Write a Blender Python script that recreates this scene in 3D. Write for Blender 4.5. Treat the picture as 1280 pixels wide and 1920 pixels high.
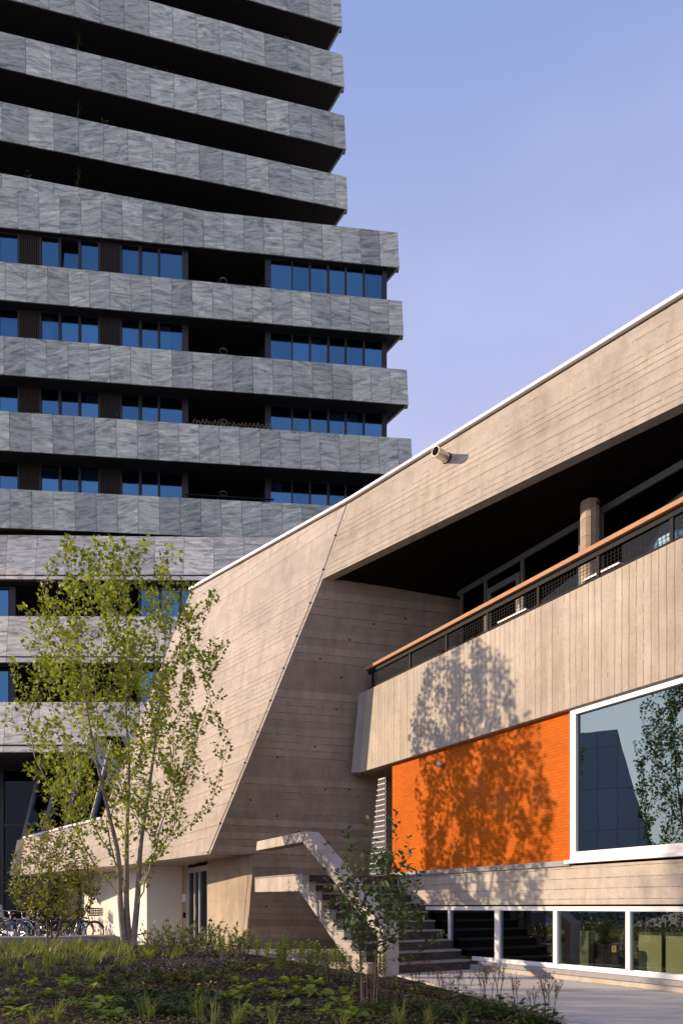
import bpy, bmesh, math, random
import numpy as np
from mathutils import Vector, Matrix
random.seed(7); rng = np.random.default_rng(7)
V = Vector
for o in list(bpy.data.objects): bpy.data.objects.remove(o)
SC = bpy.context.scene
C = SC.collection

# ------------------------------------------------------------------ camera
CAMZ = 1.2; FPX = 1280.0; CX = 640.0; VH = 1700.0
cam = bpy.data.cameras.new('camera'); cam_o = bpy.data.objects.new('camera', cam); C.objects.link(cam_o)
cam.sensor_fit = 'VERTICAL'; cam.sensor_height = 36.0; cam.sensor_width = 24.0
cam.lens = 36.0 * FPX / 1920.0
cam.shift_y = (VH - 960.0) / 1920.0
cam.clip_start = 0.05; cam.clip_end = 3000
cam_o.location = (0, 0, CAMZ); cam_o.rotation_euler = (math.radians(90), 0, 0)
SC.camera = cam_o

# ------------------------------------------------------------------ sky, sun, exposure
SUN_H = V((-1.0, 0.070, 0)); SUN_T = 0.325
S = V((SUN_H.x, SUN_H.y, SUN_H.length * SUN_T)).normalized()
el = math.asin(S.z); az = math.atan2(S.x, S.y)          # clockwise from +Y
W = bpy.data.worlds.new('World'); SC.world = W; W.use_nodes = True
nt = W.node_tree; nt.nodes.clear()
sky = nt.nodes.new('ShaderNodeTexSky'); sky.sky_type = 'NISHITA'; sky.sun_disc = False
sky.sun_elevation = el; sky.sun_rotation = az % (2 * math.pi)
sky.air_density = 1.0; sky.dust_density = 2.2; sky.ozone_density = 2.6; sky.altitude = 20
bgn = nt.nodes.new('ShaderNodeBackground'); bgn.inputs[1].default_value = 0.115
# a thin veil of high cloud, uneven over the whole sky
tcw = nt.nodes.new('ShaderNodeTexCoord')
mpw = nt.nodes.new('ShaderNodeMapping'); mpw.inputs['Scale'].default_value = (1.2, 1.2, 3.2)
nzw = nt.nodes.new('ShaderNodeTexNoise'); nzw.inputs['Scale'].default_value = 1.6; nzw.inputs['Detail'].default_value = 6
rpw = nt.nodes.new('ShaderNodeValToRGB'); rpw.color_ramp.elements[0].position = 0.46; rpw.color_ramp.elements[1].position = 0.85
rpw.color_ramp.elements[0].color = (0.0, 0.0, 0.0, 1); rpw.color_ramp.elements[1].color = (0.16, 0.16, 0.16, 1)
mxw = nt.nodes.new('ShaderNodeMix'); mxw.data_type = 'RGBA'
mxw.inputs[7].default_value = (6.4, 6.2, 8.0, 1)
hzw = nt.nodes.new('ShaderNodeMix'); hzw.data_type = 'RGBA'; hzw.inputs[0].default_value = 0.66                       # even high haze over the whole sky, paler towards the horizon all round
spw = nt.nodes.new('ShaderNodeSeparateXYZ'); hrw = nt.nodes.new('ShaderNodeValToRGB'); hmw = nt.nodes.new('ShaderNodeVectorMath'); hmw.operation = 'SCALE'; hmw.inputs['Scale'].default_value = 10.0
hst = [(0.0, (.55, .53, .70)), (.45, (.50, .475, .69)), (.62, (.375, .40, .63)), (.80, (.225, .295, .55)), (1.0, (.19, .26, .50))]
while len(hrw.color_ramp.elements) < len(hst): hrw.color_ramp.elements.new(.5)
for e_, (p_, c_) in zip(hrw.color_ramp.elements, hst): e_.position = p_; e_.color = c_ + (1,)
out = nt.nodes.new('ShaderNodeOutputWorld')
L = nt.links.new
L(tcw.outputs['Generated'], mpw.inputs[0]); L(mpw.outputs[0], nzw.inputs['Vector']); L(nzw.outputs[0], rpw.inputs[0])
L(rpw.outputs[0], mxw.inputs[0]); L(tcw.outputs['Generated'], spw.inputs[0]); L(spw.outputs[2], hrw.inputs[0]); L(hrw.outputs[0], hmw.inputs[0]); L(hmw.outputs[0], hzw.inputs[7]); L(sky.outputs[0], hzw.inputs[6]); L(hzw.outputs[2], mxw.inputs[6]); L(mxw.outputs[2], bgn.inputs[0]); L(bgn.outputs[0], out.inputs[0])
sun = bpy.data.lights.new('sun', 'SUN'); sun.energy = 4.2; sun.angle = math.radians(0.53); sun.color = (1.0, 0.76, 0.54)
sun_o = bpy.data.objects.new('sun', sun); C.objects.link(sun_o); sun_o.location = (-30, 2, 20)
sun_o.rotation_euler = (-S).to_track_quat('-Z', 'Y').to_euler()
SC.view_settings.view_transform = 'Standard'; SC.view_settings.look = 'None'
SC.view_settings.exposure = 0.58; SC.view_settings.gamma = 1.0

# ------------------------------------------------------------------ geometry helpers
def ray(u, v): return V(((u - CX) / FPX, 1.0, (VH - v) / FPX))
CAM = V((0, 0, CAMZ))
def hit(u, v, pl):
    n, p = pl; d = ray(u, v)
    t = n.dot(p - CAM) / n.dot(d)
    return CAM + d * t
def at(u, v, Y): return CAM + ray(u, v) * Y
N = V((0.8515, 0.5244, 0)); N.normalize()      # into the hall, across its facade
A = V((-N.y, N.x, 0))                          # along the facade, away from the camera
Z = V((0, 0, 1))
def fp(a, d, z): return N * d + A * a + Z * z
def ua(u, d):                                  # image column -> position along the facade plane at depth d
    dr = V(((u - CX) / FPX, 1, 0)); t = d / N.dot(dr); return A.dot(dr * t)

def mk(name, verts, faces, mat, parent=None, smooth=False):
    me = bpy.data.meshes.new(name)
    me.from_pydata([tuple(v) for v in verts], [], faces); me.update()
    if smooth: me.polygons.foreach_set('use_smooth', [True] * len(me.polygons))
    return mko(name, me, mat, parent)
def mko(name, me, mat, parent=None):
    o = bpy.data.objects.new(name, me); C.objects.link(o)
    if mat is not None and len(me.materials) == 0: me.materials.append(mat)
    if parent is not None:
        o.parent = parent; o.matrix_parent_inverse = WM[parent.name].inverted()
    else: pass
    WM[o.name] = Matrix.Identity(4)
    return o
WM = {}
def fix_normals(me):
    bm = bmesh.new(); bm.from_mesh(me); bmesh.ops.recalc_face_normals(bm, faces=bm.faces); bm.to_mesh(me); bm.free()
class MB:
    def __init__(s): s.v = []; s.f = []
    def add(s, vs, fs):
        b = len(s.v); s.v += [V(x) for x in vs]; s.f += [tuple(i + b for i in f) for f in fs]; return s
    def prism(s, poly, off):
        n = len(poly); vs = [V(p) for p in poly] + [V(p) + V(off) for p in poly]
        fs = [tuple(range(n)), tuple(range(2 * n - 1, n - 1, -1))] + [(i, i + n, (i + 1) % n + n, (i + 1) % n) for i in range(n)]
        return s.add(vs, fs)
    def hexa(s, q, r):                          # front quad q, back quad r
        return s.add(list(q) + list(r), [(0, 1, 2, 3), (7, 6, 5, 4), (0, 4, 5, 1), (1, 5, 6, 2), (2, 6, 7, 3), (3, 7, 4, 0)])
    def fbox(s, a0, a1, d0, d1, z0, z1):
        q = [fp(a0, d0, z0), fp(a1, d0, z0), fp(a1, d0, z1), fp(a0, d0, z1)]
        r = [fp(a0, d1, z0), fp(a1, d1, z0), fp(a1, d1, z1), fp(a0, d1, z1)]
        return s.hexa(q, r)
    def box(s, x0, x1, y0, y1, z0, z1):
        return s.hexa([(x0, y0, z0), (x1, y0, z0), (x1, y0, z1), (x0, y0, z1)], [(x0, y1, z0), (x1, y1, z0), (x1, y1, z1), (x0, y1, z1)])
    def bar(s, p, q, w, h, up=Z):
        p = V(p); q = V(q); d = (q - p).normalized(); x = d.cross(V(up)).normalized(); y = x.cross(d)
        c = [x * (-w / 2) + y * (-h / 2), x * (w / 2) + y * (-h / 2), x * (w / 2) + y * (h / 2), x * (-w / 2) + y * (h / 2)]
        return s.hexa([p + k for k in c], [q + k for k in c])
    def tube(s, pts, rad, k=6, cap=True, closed=False):
        pts = [V(p) for p in pts]; n = len(pts)
        if not hasattr(rad, '__len__'): rad = [rad] * n
        b = len(s.v); ref = None
        for i in range(n):
            if closed: d = pts[(i + 1) % n] - pts[i - 1]
            else: d = pts[min(i + 1, n - 1)] - pts[max(i - 1, 0)]
            if d.length < 1e-9: d = V((0, 0, 1))
            d.normalize()
            if ref is None: ref = d.orthogonal()
            ref = (ref - d * ref.dot(d))
            if ref.length < 1e-6: ref = d.orthogonal()
            ref.normalize(); y = d.cross(ref)
            for j in range(k):
                t = 2 * math.pi * j / k
                s.v.append(pts[i] + (ref * math.cos(t) + y * math.sin(t)) * rad[i])
        m = n if closed else n - 1
        for i in range(m):
            i2 = (i + 1) % n
            for j in range(k):
                s.f.append((b + i * k + j, b + i * k + (j + 1) % k, b + i2 * k + (j + 1) % k, b + i2 * k + j))
        if cap and not closed:
            s.f.append(tuple(b + j for j in range(k - 1, -1, -1))); s.f.append(tuple(b + (n - 1) * k + j for j in range(k)))
        return s
    def ball(s, c, r, seg=8, rings=6, sc=(1, 1, 1)):
        c = V(c); b = len(s.v)
        for i in range(rings + 1):
            ph = math.pi * i / rings
            for j in range(seg):
                t = 2 * math.pi * j / seg
                s.v.append(c + V((r * sc[0] * math.sin(ph) * math.cos(t), r * sc[1] * math.sin(ph) * math.sin(t), r * sc[2] * math.cos(ph))))
        for i in range(rings):
            for j in range(seg):
                s.f.append((b + i * seg + j, b + (i + 1) * seg + j, b + (i + 1) * seg + (j + 1) % seg, b + i * seg + (j + 1) % seg))
        return s
    def build(s, name, mat, parent=None, smooth=False, bevel=0, recalc=True):
        me = bpy.data.meshes.new(name); me.from_pydata([tuple(v) for v in s.v], [], s.f); me.update()
        if recalc: fix_normals(me)
        if smooth: me.polygons.foreach_set('use_smooth', [True] * len(me.polygons))
        o = mko(name, me, mat, parent)
        if bevel:
            m = o.modifiers.new('bevel', 'BEVEL'); m.width = bevel; m.segments = 2; m.limit_method = 'ANGLE'; m.angle_limit = math.radians(35)
        return o
def thing(name, label, cat, loc=(0, 0, 0), group=None):
    o = bpy.data.objects.new(name, None); C.objects.link(o); o.location = loc; o.empty_display_size = 0.2
    WM[o.name] = Matrix.Translation(V(loc))
    return tag(o, label, cat, group)
def tag(o, label, cat, group=None):
    o['label'] = label; o['category'] = cat
    if group: o['group'] = group
    return o
def kind(o, k): o['kind'] = k; return o
def copy_tree(o, parent=None, M=None):
    c = o.copy(); C.objects.link(c); c.parent = parent
    for ch in o.children: copy_tree(ch, c)
    return c

# ------------------------------------------------------------------ material helpers
def new_mat(name):
    m = bpy.data.materials.new(name); m.use_nodes = True; t = m.node_tree
    b = t.nodes['Principled BSDF']; return m, t, b
def nd(t, typ, **kw):
    n = t.nodes.new(typ)
    for k, v in kw.items():
        if hasattr(n, k) and not k.startswith('i_'): setattr(n, k, v)
    return n
def lk(t, a, b): t.links.new(a, b)
def mth(t, op, a, b=None, c=None, clamp=False):
    n = t.nodes.new('ShaderNodeMath'); n.operation = op; n.use_clamp = clamp
    for i, x in enumerate((a, b, c)):
        if x is None: continue
        if isinstance(x, (int, float)): n.inputs[i].default_value = x
        else: lk(t, x, n.inputs[i])
    return n.outputs[0]
def noise(t, vec, scale, detail=4, rough=0.55, dist=0.0):
    n = t.nodes.new('ShaderNodeTexNoise'); n.inputs['Scale'].default_value = scale; n.inputs['Detail'].default_value = detail
    n.inputs['Roughness'].default_value = rough; n.inputs['Distortion'].default_value = dist
    if vec is not None: lk(t, vec, n.inputs['Vector'])
    return n.outputs[0]
def ramp(t, fac, stops):
    n = t.nodes.new('ShaderNodeValToRGB'); r = n.color_ramp
    while len(r.elements) < len(stops): r.elements.new(0.5)
    for e, (p, c) in zip(r.elements, stops):
        e.position = p; e.color = tuple(c) + (1,) if len(c) == 3 else c
    lk(t, fac, n.inputs[0]); return n.outputs[0]
def mixc(t, f, a, b, mode='MIX'):
    n = t.nodes.new('ShaderNodeMix'); n.data_type = 'RGBA'; n.blend_type = mode
    for i, x in ((0, f), (6, a), (7, b)):
        if isinstance(x, (int, float)): n.inputs[i].default_value = x
        elif isinstance(x, (tuple, list)): n.inputs[i].default_value = tuple(x) + (1,) if len(x) == 3 else x
        else: lk(t, x, n.inputs[i])
    return n.outputs[2]
def bump(t, b, h, strength=0.4, dist=0.01):
    n = t.nodes.new('ShaderNodeBump'); n.inputs['Strength'].default_value = strength; n.inputs['Distance'].default_value = dist
    lk(t, h, n.inputs['Height']); lk(t, n.outputs[0], b.inputs['Normal'])
def pos(t): return t.nodes.new('ShaderNodeNewGeometry').outputs['Position']
def dotv(t, vec, d):
    n = t.nodes.new('ShaderNodeVectorMath'); n.operation = 'DOT_PRODUCT'; lk(t, vec, n.inputs[0]); n.inputs[1].default_value = tuple(d)
    return n.outputs['Value']
def plain(name, col, rough=0.6, metal=0.0, var=0.12, scale=6.0, spec=0.5, bmp=0.0):
    m, t, b = new_mat(name); p = pos(t)
    nz = noise(t, p, scale, 5)
    c = ramp(t, nz, [(0.25, tuple(x * (1 - var) for x in col)), (0.75, tuple(min(1, x * (1 + var)) for x in col))])
    lk(t, c, b.inputs['Base Color']); b.inputs['Roughness'].default_value = rough; b.inputs['Metallic'].default_value = metal
    b.inputs['Specular IOR Level'].default_value = spec
    if bmp: bump(t, b, noise(t, p, scale * 8, 4), bmp, 0.004)
    return m
def concrete(name, base, sdir, pitch, line=0.5, pits=0.5, brk_t=0.60, tone=0.06, wid=0.90):
    """board-marked concrete: sdir = direction across the boards"""
    m, t, b = new_mat(name); p = pos(t)
    s = dotv(t, p, sdir)
    wob = noise(t, p, 1.3, 3); s = mth(t, 'ADD', s, mth(t, 'MULTIPLY', mth(t, 'SUBTRACT', wob, 0.5), 0.035))
    q = mth(t, 'DIVIDE', s, pitch)
    fl = mth(t, 'FLOOR', q); fr = mth(t, 'SUBTRACT', q, fl)
    dist = mth(t, 'MULTIPLY', mth(t, 'ABSOLUTE', mth(t, 'SUBTRACT', fr, 0.5)), 2.0)      # 1 at a joint
    wn = t.nodes.new('ShaderNodeTexWhiteNoise'); wn.noise_dimensions = '1D'; lk(t, fl, wn.inputs['W'])
    wn2 = t.nodes.new('ShaderNodeTexWhiteNoise'); wn2.noise_dimensions = '1D'; lk(t, mth(t, 'FLOOR', mth(t, 'ADD', q, 0.5)), wn2.inputs['W'])
    # stretched noise along the joints breaks the lines up
    big = noise(t, p, 0.55, 3); mid = noise(t, p, 3.2, 4, 0.65); fine = noise(t, p, 22, 5, 0.7); vfine = noise(t, p, 70, 3, 0.7)
    brk = mth(t, 'MULTIPLY', mth(t, 'GREATER_THAN', mth(t, 'ADD', mth(t, 'MULTIPLY', mid, 0.8), mth(t, 'MULTIPLY', wn2.outputs[0], 0.55)), brk_t), 1.0)
    cst = t.nodes.new('ShaderNodeTexNoise'); cst.inputs['Scale'].default_value = 7.0; cst.inputs['Detail'].default_value = 4; cst.inputs['Roughness'].default_value = 0.75; lk(t, p, cst.inputs['Vector'])
    edge = mth(t, 'ADD', dist, mth(t, 'ADD', mth(t, 'MULTIPLY', mth(t, 'SUBTRACT', fine, 0.5), 0.30), mth(t, 'MULTIPLY', mth(t, 'SUBTRACT', cst.outputs[0], 0.5), 0.45)))
    ln = mth(t, 'MULTIPLY', mth(t, 'SMOOTH_MIN', mth(t, 'MULTIPLY', mth(t, 'SUBTRACT', edge, wid), 9.0, clamp=True), 1.0, 0.05), brk, clamp=True)
    pit = mth(t, 'MULTIPLY', mth(t, 'GREATER_THAN', mth(t, 'ADD', vfine, mth(t, 'MULTIPLY', mid, 0.30)), 0.90 - 0.05 * pits), pits, clamp=True)
    c0 = ramp(t, big, [(0.28, tuple(x * 0.80 for x in base)), (0.55, base), (0.8, tuple(min(1, x * 1.1) for x in base))])
    c1 = mixc(t, 1.0, c0, ramp(t, mid, [(0.3, (0.84, 0.84, 0.85)), (0.7, (1.06, 1.05, 1.04))]), 'MULTIPLY')
    c1 = mixc(t, 1.0, c1, ramp(t, wn.outputs[0], [(0.0, (1 - tone,) * 3), (1.0, (1 + tone,) * 3)]), 'MULTIPLY')
    c1 = mixc(t, 1.0, c1, ramp(t, fine, [(0.3, (0.90, 0.90, 0.90)), (0.7, (1.06, 1.06, 1.06))]), 'MULTIPLY')
    dk = tuple(x * 0.36 for x in base)
    smp = t.nodes.new('ShaderNodeMapping'); smp.inputs['Scale'].default_value = (3.2, 3.2, 0.28); lk(t, p, smp.inputs[0])
    strk = ramp(t, noise(t, smp.outputs[0], 1.6, 6, 0.7), [(0.36, (0.87, 0.865, 0.85)), (0.52, (1.0, 1.0, 1.0)), (0.7, (1.05, 1.05, 1.05))])
    c1 = mixc(t, 1.0, c1, strk, 'MULTIPLY')
    sm_ = ramp(t, noise(t, p, 2.1, 6, 0.8, 0.6), [(0.62, (0, 0, 0)), (0.72, (0.30, 0.30, 0.30))])
    c1 = mixc(t, sm_, c1, tuple(min(.8, x * 1.25) for x in base))
    c2 = mixc(t, mth(t, 'MULTIPLY', ln, line), c1, dk)
    c3 = mixc(t, mth(t, 'MULTIPLY', pit, 0.65), c2, dk)
    lk(t, c3, b.inputs['Base Color']); b.inputs['Roughness'].default_value = 0.88; b.inputs['Specular IOR Level'].default_value = 0.25
    h = mth(t, 'SUBTRACT', mth(t, 'ADD', mth(t, 'MULTIPLY', fine, 0.35), mth(t, 'MULTIPLY', wn.outputs[0], 0.25)), mth(t, 'ADD', mth(t, 'MULTIPLY', ln, 0.9), mth(t, 'MULTIPLY', pit, 0.8)))
    bump(t, b, h, 0.7, 0.014)
    return m
def glassy(name, tint, refl, tr=(0.5, 0.55, 0.6), rough=0.005):
    """window glass: a reflecting coat over a tinted see-through pane"""
    m, t, b = new_mat(name); t.nodes.remove(b)
    o = t.nodes['Material Output']
    g = t.nodes.new('ShaderNodeBsdfGlossy'); g.inputs['Color'].default_value = tuple(tint) + (1,); g.inputs['Roughness'].default_value = rough
    wv = noise(t, pos(t), 0.9, 2)
    bp = t.nodes.new('ShaderNodeBump'); bp.inputs['Strength'].default_value = 0.05; bp.inputs['Distance'].default_value = 0.02
    lk(t, wv, bp.inputs['Height']); lk(t, bp.outputs[0], g.inputs['Normal'])
    tp = t.nodes.new('ShaderNodeBsdfTransparent'); tp.inputs['Color'].default_value = tuple(tr) + (1,)
    lw = t.nodes.new('ShaderNodeFresnel'); lw.inputs['IOR'].default_value = 1.5
    oi = t.nodes.new('ShaderNodeObjectInfo')
    rv = mth(t, 'MULTIPLY', mth(t, 'ADD', 0.72, mth(t, 'MULTIPLY', oi.outputs['Random'], 0.5)), refl)
    f = mth(t, 'ADD', rv, mth(t, 'MULTIPLY', lw.outputs[0], 1.0 - refl), clamp=True)
    mx = t.nodes.new('ShaderNodeMixShader'); lk(t, f, mx.inputs[0]); lk(t, tp.outputs[0], mx.inputs[1]); lk(t, g.outputs[0], mx.inputs[2])
    lk(t, mx.outputs[0], o.inputs['Surface']); return m
def leafmat(name, c0, c1, trans=0.35, rough=0.5):
    m, t, b = new_mat(name); o = t.nodes['Material Output']
    gi = t.nodes.new('ShaderNodeNewGeometry')
    c = ramp(t, gi.outputs['Random Per Island'], [(0.0, c0), (0.6, tuple((x + y) / 2 for x, y in zip(c0, c1))), (1.0, c1)])
    lk(t, c, b.inputs['Base Color']); b.inputs['Roughness'].default_value = rough; b.inputs['Specular IOR Level'].default_value = 0.35
    tl = t.nodes.new('ShaderNodeBsdfTranslucent'); lk(t, mixc(t, 1.0, c, (1.25, 1.2, 0.6), 'MULTIPLY'), tl.inputs['Color'])
    mx = t.nodes.new('ShaderNodeMixShader'); mx.inputs[0].default_value = trans
    lk(t, b.outputs[0], mx.inputs[1]); lk(t, tl.outputs[0], mx.inputs[2]); lk(t, mx.outputs[0], o.inputs['Surface']); return m

def stone_mat(name='gneiss_cladding', mul=(1, 1, 1)):
    m, t, b = new_mat(name); p = pos(t)
    oi = t.nodes.new('ShaderNodeObjectInfo'); rnd = oi.outputs['Random']
    # every panel is cut from another part of the block: shift and turn the veins
    sh = t.nodes.new('ShaderNodeVectorMath'); sh.operation = 'SCALE'; sh.inputs[0].default_value = (91, 57, 133); lk(t, rnd, sh.inputs['Scale'])
    ad = t.nodes.new('ShaderNodeVectorMath'); ad.operation = 'ADD'; lk(t, p, ad.inputs[0]); lk(t, sh.outputs[0], ad.inputs[1])
    rt = t.nodes.new('ShaderNodeVectorRotate'); rt.rotation_type = 'AXIS_ANGLE'; rt.inputs['Axis'].default_value = (0, 1, 0)
    ang = mth(t, 'MULTIPLY', mth(t, 'SUBTRACT', mth(t, 'FRACT', mth(t, 'MULTIPLY', rnd, 17.3)), 0.30), 0.55); lk(t, ang, rt.inputs['Angle'])
    lk(t, ad.outputs[0], rt.inputs['Vector'])
    mp = t.nodes.new('ShaderNodeMapping'); mp.inputs['Scale'].default_value = (0.75, 0.75, 3.6); lk(t, rt.outputs[0], mp.inputs[0])
    n1 = noise(t, mp.outputs[0], 1.0, 8, 0.60, 1.7)
    n2 = noise(t, mp.outputs[0], 2.6, 9, 0.70, 2.2)
    n3 = noise(t, p, 26, 4, 0.7)
    v = mth(t, 'ADD', mth(t, 'MULTIPLY', n1, 0.55), mth(t, 'ADD', mth(t, 'MULTIPLY', n2, 0.38), mth(t, 'MULTIPLY', n3, 0.08)))
    c = ramp(t, v, [(0.36, (0.13, 0.132, 0.119)), (0.445, (0.28, 0.282, 0.252)), (0.50, (0.41, 0.41, 0.369)), (0.56, (0.50, 0.497, 0.448)), (0.64, (0.70, 0.692, 0.624))])
    tn = mth(t, 'FRACT', mth(t, 'MULTIPLY', rnd, 41.7))
    c = mixc(t, 1.0, c, ramp(t, tn, [(0, (0.76, 0.77, 0.78)), (0.5, (0.98, 0.98, 0.98)), (1, (1.20, 1.18, 1.15))]), 'MULTIPLY')
    c = mixc(t, 1.0, c, (1.20, 1.225, 1.12), 'MULTIPLY')
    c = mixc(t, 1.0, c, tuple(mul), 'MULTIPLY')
    lk(t, c, b.inputs['Base Color']); b.inputs['Roughness'].default_value = 0.6; b.inputs['Specular IOR Level'].default_value = 0.35
    bump(t, b, v, 0.25, 0.01); return m
def tile_mat():
    m, t, b = new_mat('orange_mosaic_tile'); p = pos(t)
    cx = t.nodes.new('ShaderNodeCombineXYZ'); lk(t, dotv(t, p, A), cx.inputs[0]); lk(t, dotv(t, p, Z), cx.inputs[1])
    br = t.nodes.new('ShaderNodeTexBrick'); lk(t, cx.outputs[0], br.inputs['Vector'])
    br.inputs['Scale'].default_value = 1.0; br.inputs['Brick Width'].default_value = 0.125; br.inputs['Row Height'].default_value = 0.052
    br.inputs['Mortar Size'].default_value = 0.0055; br.inputs['Mortar Smooth'].default_value = 0.6
    br.inputs['Color1'].default_value = (0.53, 0.128, 0.007, 1); br.inputs['Color2'].default_value = (0.46, 0.104, 0.006, 1); br.inputs['Mortar'].default_value = (0.38, 0.082, 0.009, 1)
    nz = noise(t, p, 1.1, 4)
    c = mixc(t, 1.0, br.outputs['Color'], ramp(t, nz, [(0.3, (0.9, 0.88, 0.86)), (0.7, (1.08, 1.08, 1.1))]), 'MULTIPLY')
    st = noise(t, p, 0.8, 5, 0.7)
    c = mixc(t, ramp(t, st, [(0.60, (0, 0, 0)), (0.75, (0.09, 0.09, 0.09))]), c, (0.55, 0.40, 0.36))
    lk(t, c, b.inputs['Base Color']); b.inputs['Roughness'].default_value = 0.6; b.inputs['Specular IOR Level'].default_value = 0.06
    bump(t, b, mth(t, 'SUBTRACT', 1.0, br.outputs['Fac']), 0.35, 0.004); return m
def soil_mat():
    m, t, b = new_mat('dark_mulch'); p = pos(t)
    a = noise(t, p, 16, 6, 0.75); c = noise(t, p, 55, 4, 0.7)
    col = ramp(t, mth(t, 'ADD', mth(t, 'MULTIPLY', a, 0.6), mth(t, 'MULTIPLY', c, 0.4)), [(0.35, (0.014, 0.010, 0.008)), (0.55, (0.038, 0.028, 0.021)), (0.75, (0.09, 0.068, 0.05))])
    lk(t, col, b.inputs['Base Color']); b.inputs['Roughness'].default_value = 0.95; b.inputs['Specular IOR Level'].default_value = 0.15
    bump(t, b, mth(t, 'ADD', a, c), 0.9, 0.03); return m
def paving_mat():
    m, t, b = new_mat('light_streaked_paving'); p = pos(t)
    rt = t.nodes.new('ShaderNodeMapping'); rt.inputs['Rotation'].default_value = (0, 0, math.radians(-22)); rt.inputs['Scale'].default_value = (1.2, 9, 1); lk(t, p, rt.inputs[0])
    st = noise(t, rt.outputs[0], 1.6, 5, 0.6); fi = noise(t, p, 30, 5, 0.7); bg = noise(t, p, 0.5, 4)
    col = ramp(t, mth(t, 'ADD', mth(t, 'MULTIPLY', st, 0.5), mth(t, 'MULTIPLY', bg, 0.5)), [(0.3, (0.38, 0.365, 0.345)), (0.6, (0.49, 0.475, 0.45)), (0.8, (0.56, 0.545, 0.52))])  # stretched streaks: glancing light and shadow painted into the slab colour
    col = mixc(t, 1.0, col, ramp(t, fi, [(0.3, (0.86, 0.86, 0.86)), (0.7, (1.08, 1.08, 1.08))]), 'MULTIPLY')
    lk(t, col, b.inputs['Base Color']); b.inputs['Roughness'].default_value = 0.85; b.inputs['Specular IOR Level'].default_value = 0.25
    bump(t, b, mth(t, 'ADD', st, mth(t, 'MULTIPLY', fi, 0.6)), 0.45, 0.006); return m
def gravel_mat():
    m, t, b = new_mat('pale_gravel'); p = pos(t)
    vo = t.nodes.new('ShaderNodeTexVoronoi'); vo.inputs['Scale'].default_value = 26; lk(t, p, vo.inputs['Vector'])
    col = ramp(t, noise(t, p, 30, 4), [(0.3, (0.22, 0.19, 0.15)), (0.7, (0.5, 0.44, 0.36))])
    lk(t, col, b.inputs['Base Color']); b.inputs['Roughness'].default_value = 0.9
    bump(t, b, mth(t, 'SUBTRACT', 1.0, vo.outputs['Distance']), 1.0, 0.04); return m
def wood_mat(name, c0, c1, dr, sc=7):
    m, t, b = new_mat(name); p = pos(t)
    mp = t.nodes.new('ShaderNodeMapping'); mp.inputs['Scale'].default_value = dr; lk(t, p, mp.inputs[0])
    n = noise(t, mp.outputs[0], sc, 6, 0.6, 0.4)
    lk(t, ramp(t, n, [(0.3, c0), (0.7, c1)]), b.inputs['Base Color']); b.inputs['Roughness'].default_value = 0.65; b.inputs['Specular IOR Level'].default_value = 0.12
    bump(t, b, n, 0.2, 0.004); return m

BASE = (0.485, 0.432, 0.358)
# plane of the great battered face
C1p = V((0.204, 15.39, 10.40)); TLp = V((-4.376, 19.79, 10.40)); C3p = V((-3.21, 16.7, 2.50))
npi = (TLp - C1p).cross(C3p - C1p).normalized()
if npi.y > 0: npi = -npi
PI = (npi, C1p)
Edir = (C1p - TLp).normalized()
Updir = npi.cross(Edir).normalized()
if Updir.z < 0: Updir = -Updir
C2p = hit(605, 1085, PI)
nde = (C3p - C2p).cross(V((5, 1, 0))).normalized()
if nde.y > 0: nde = -nde
DE = (nde, C2p)
BB = V((Updir.x, Updir.y, Updir.z))
M = {}
M['con_face'] = concrete('board_marked_concrete_face', BASE, (Updir + Edir * -0.02).normalized(), 0.125, 0.72, 1.1, 0.66, wid=0.84)
M['con_leg'] = concrete('paler_board_marked_concrete', (0.52, 0.462, 0.405), (Updir + Edir * -0.10).normalized(), 0.125, 0.78, 0.7, 0.71, wid=0.86, tone=.04)
M['con_shaded'] = concrete('board_marked_concrete_shaded', (0.40, 0.325, 0.245), (0.02, 0, 1), 0.165, 0.66, 0.8, 0.62, tone=0.15, wid=.90)  # shaded copy of the concrete: shade and warm bounce put into its colour
M['con_vert'] = concrete('board_marked_concrete_balcony', BASE, tuple(A), 0.120, 0.40, 1.5, 0.48, wid=.85)
M['con_base'] = concrete('board_marked_concrete_base', tuple(x * 1.02 for x in BASE), (0, 0, 1), 0.165, 0.62, 1.0, .54, wid=.91)
M['con_plain'] = concrete('cast_concrete', (0.47, 0.385, 0.29), (0, 0, 1), 1.3, 0.1, 0.4)
M['con_stair'] = concrete('pale_cast_concrete', (0.50, 0.455, 0.40), tuple(A), 2.3, 0.1, 0.4)
M['con_grey'] = concrete('grey_cast_concrete', (0.33, 0.32, 0.30), (1, 0, 0), 2.5, 0.1, 0.3)
M['stone'] = stone_mat(); M['stone_sunlit'] = stone_mat('sunlit_gneiss', (1.52, 1.34, 1.25))  # second gneiss: glancing sun on the podium put into its colour
M['tile'] = tile_mat()
M['soil'] = soil_mat(); M['paving'] = paving_mat(); M['gravel'] = gravel_mat()
M['white'] = plain('white_powder_coat', (0.78, 0.75, 0.72), 0.4, 0, 0.04)
M['white_wall'] = plain('white_render', (0.74, 0.69, 0.62), 0.8, 0, 0.05, 3, 0.3, 0.15)
M['coping'] = plain('white_roof_edge', (0.88, 0.87, 0.86), 0.35, 0, 0.03)
M['grey_frame'] = plain('pale_grey_frame', (0.13, 0.13, 0.125), 0.6, 0, 0.05, 6, .2)
M['alu'] = plain('aluminium', (0.62, 0.62, 0.63), 0.32, 0.9, 0.06)
M['flash'] = plain('zinc_flashing', (0.27, 0.27, 0.28), 0.6, 0.0, 0.15, 9, .3)
M['black'] = plain('black_steel', (0.010, 0.010, 0.012), 0.6, 0.0, 0.2, 6, 0.12)
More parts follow.
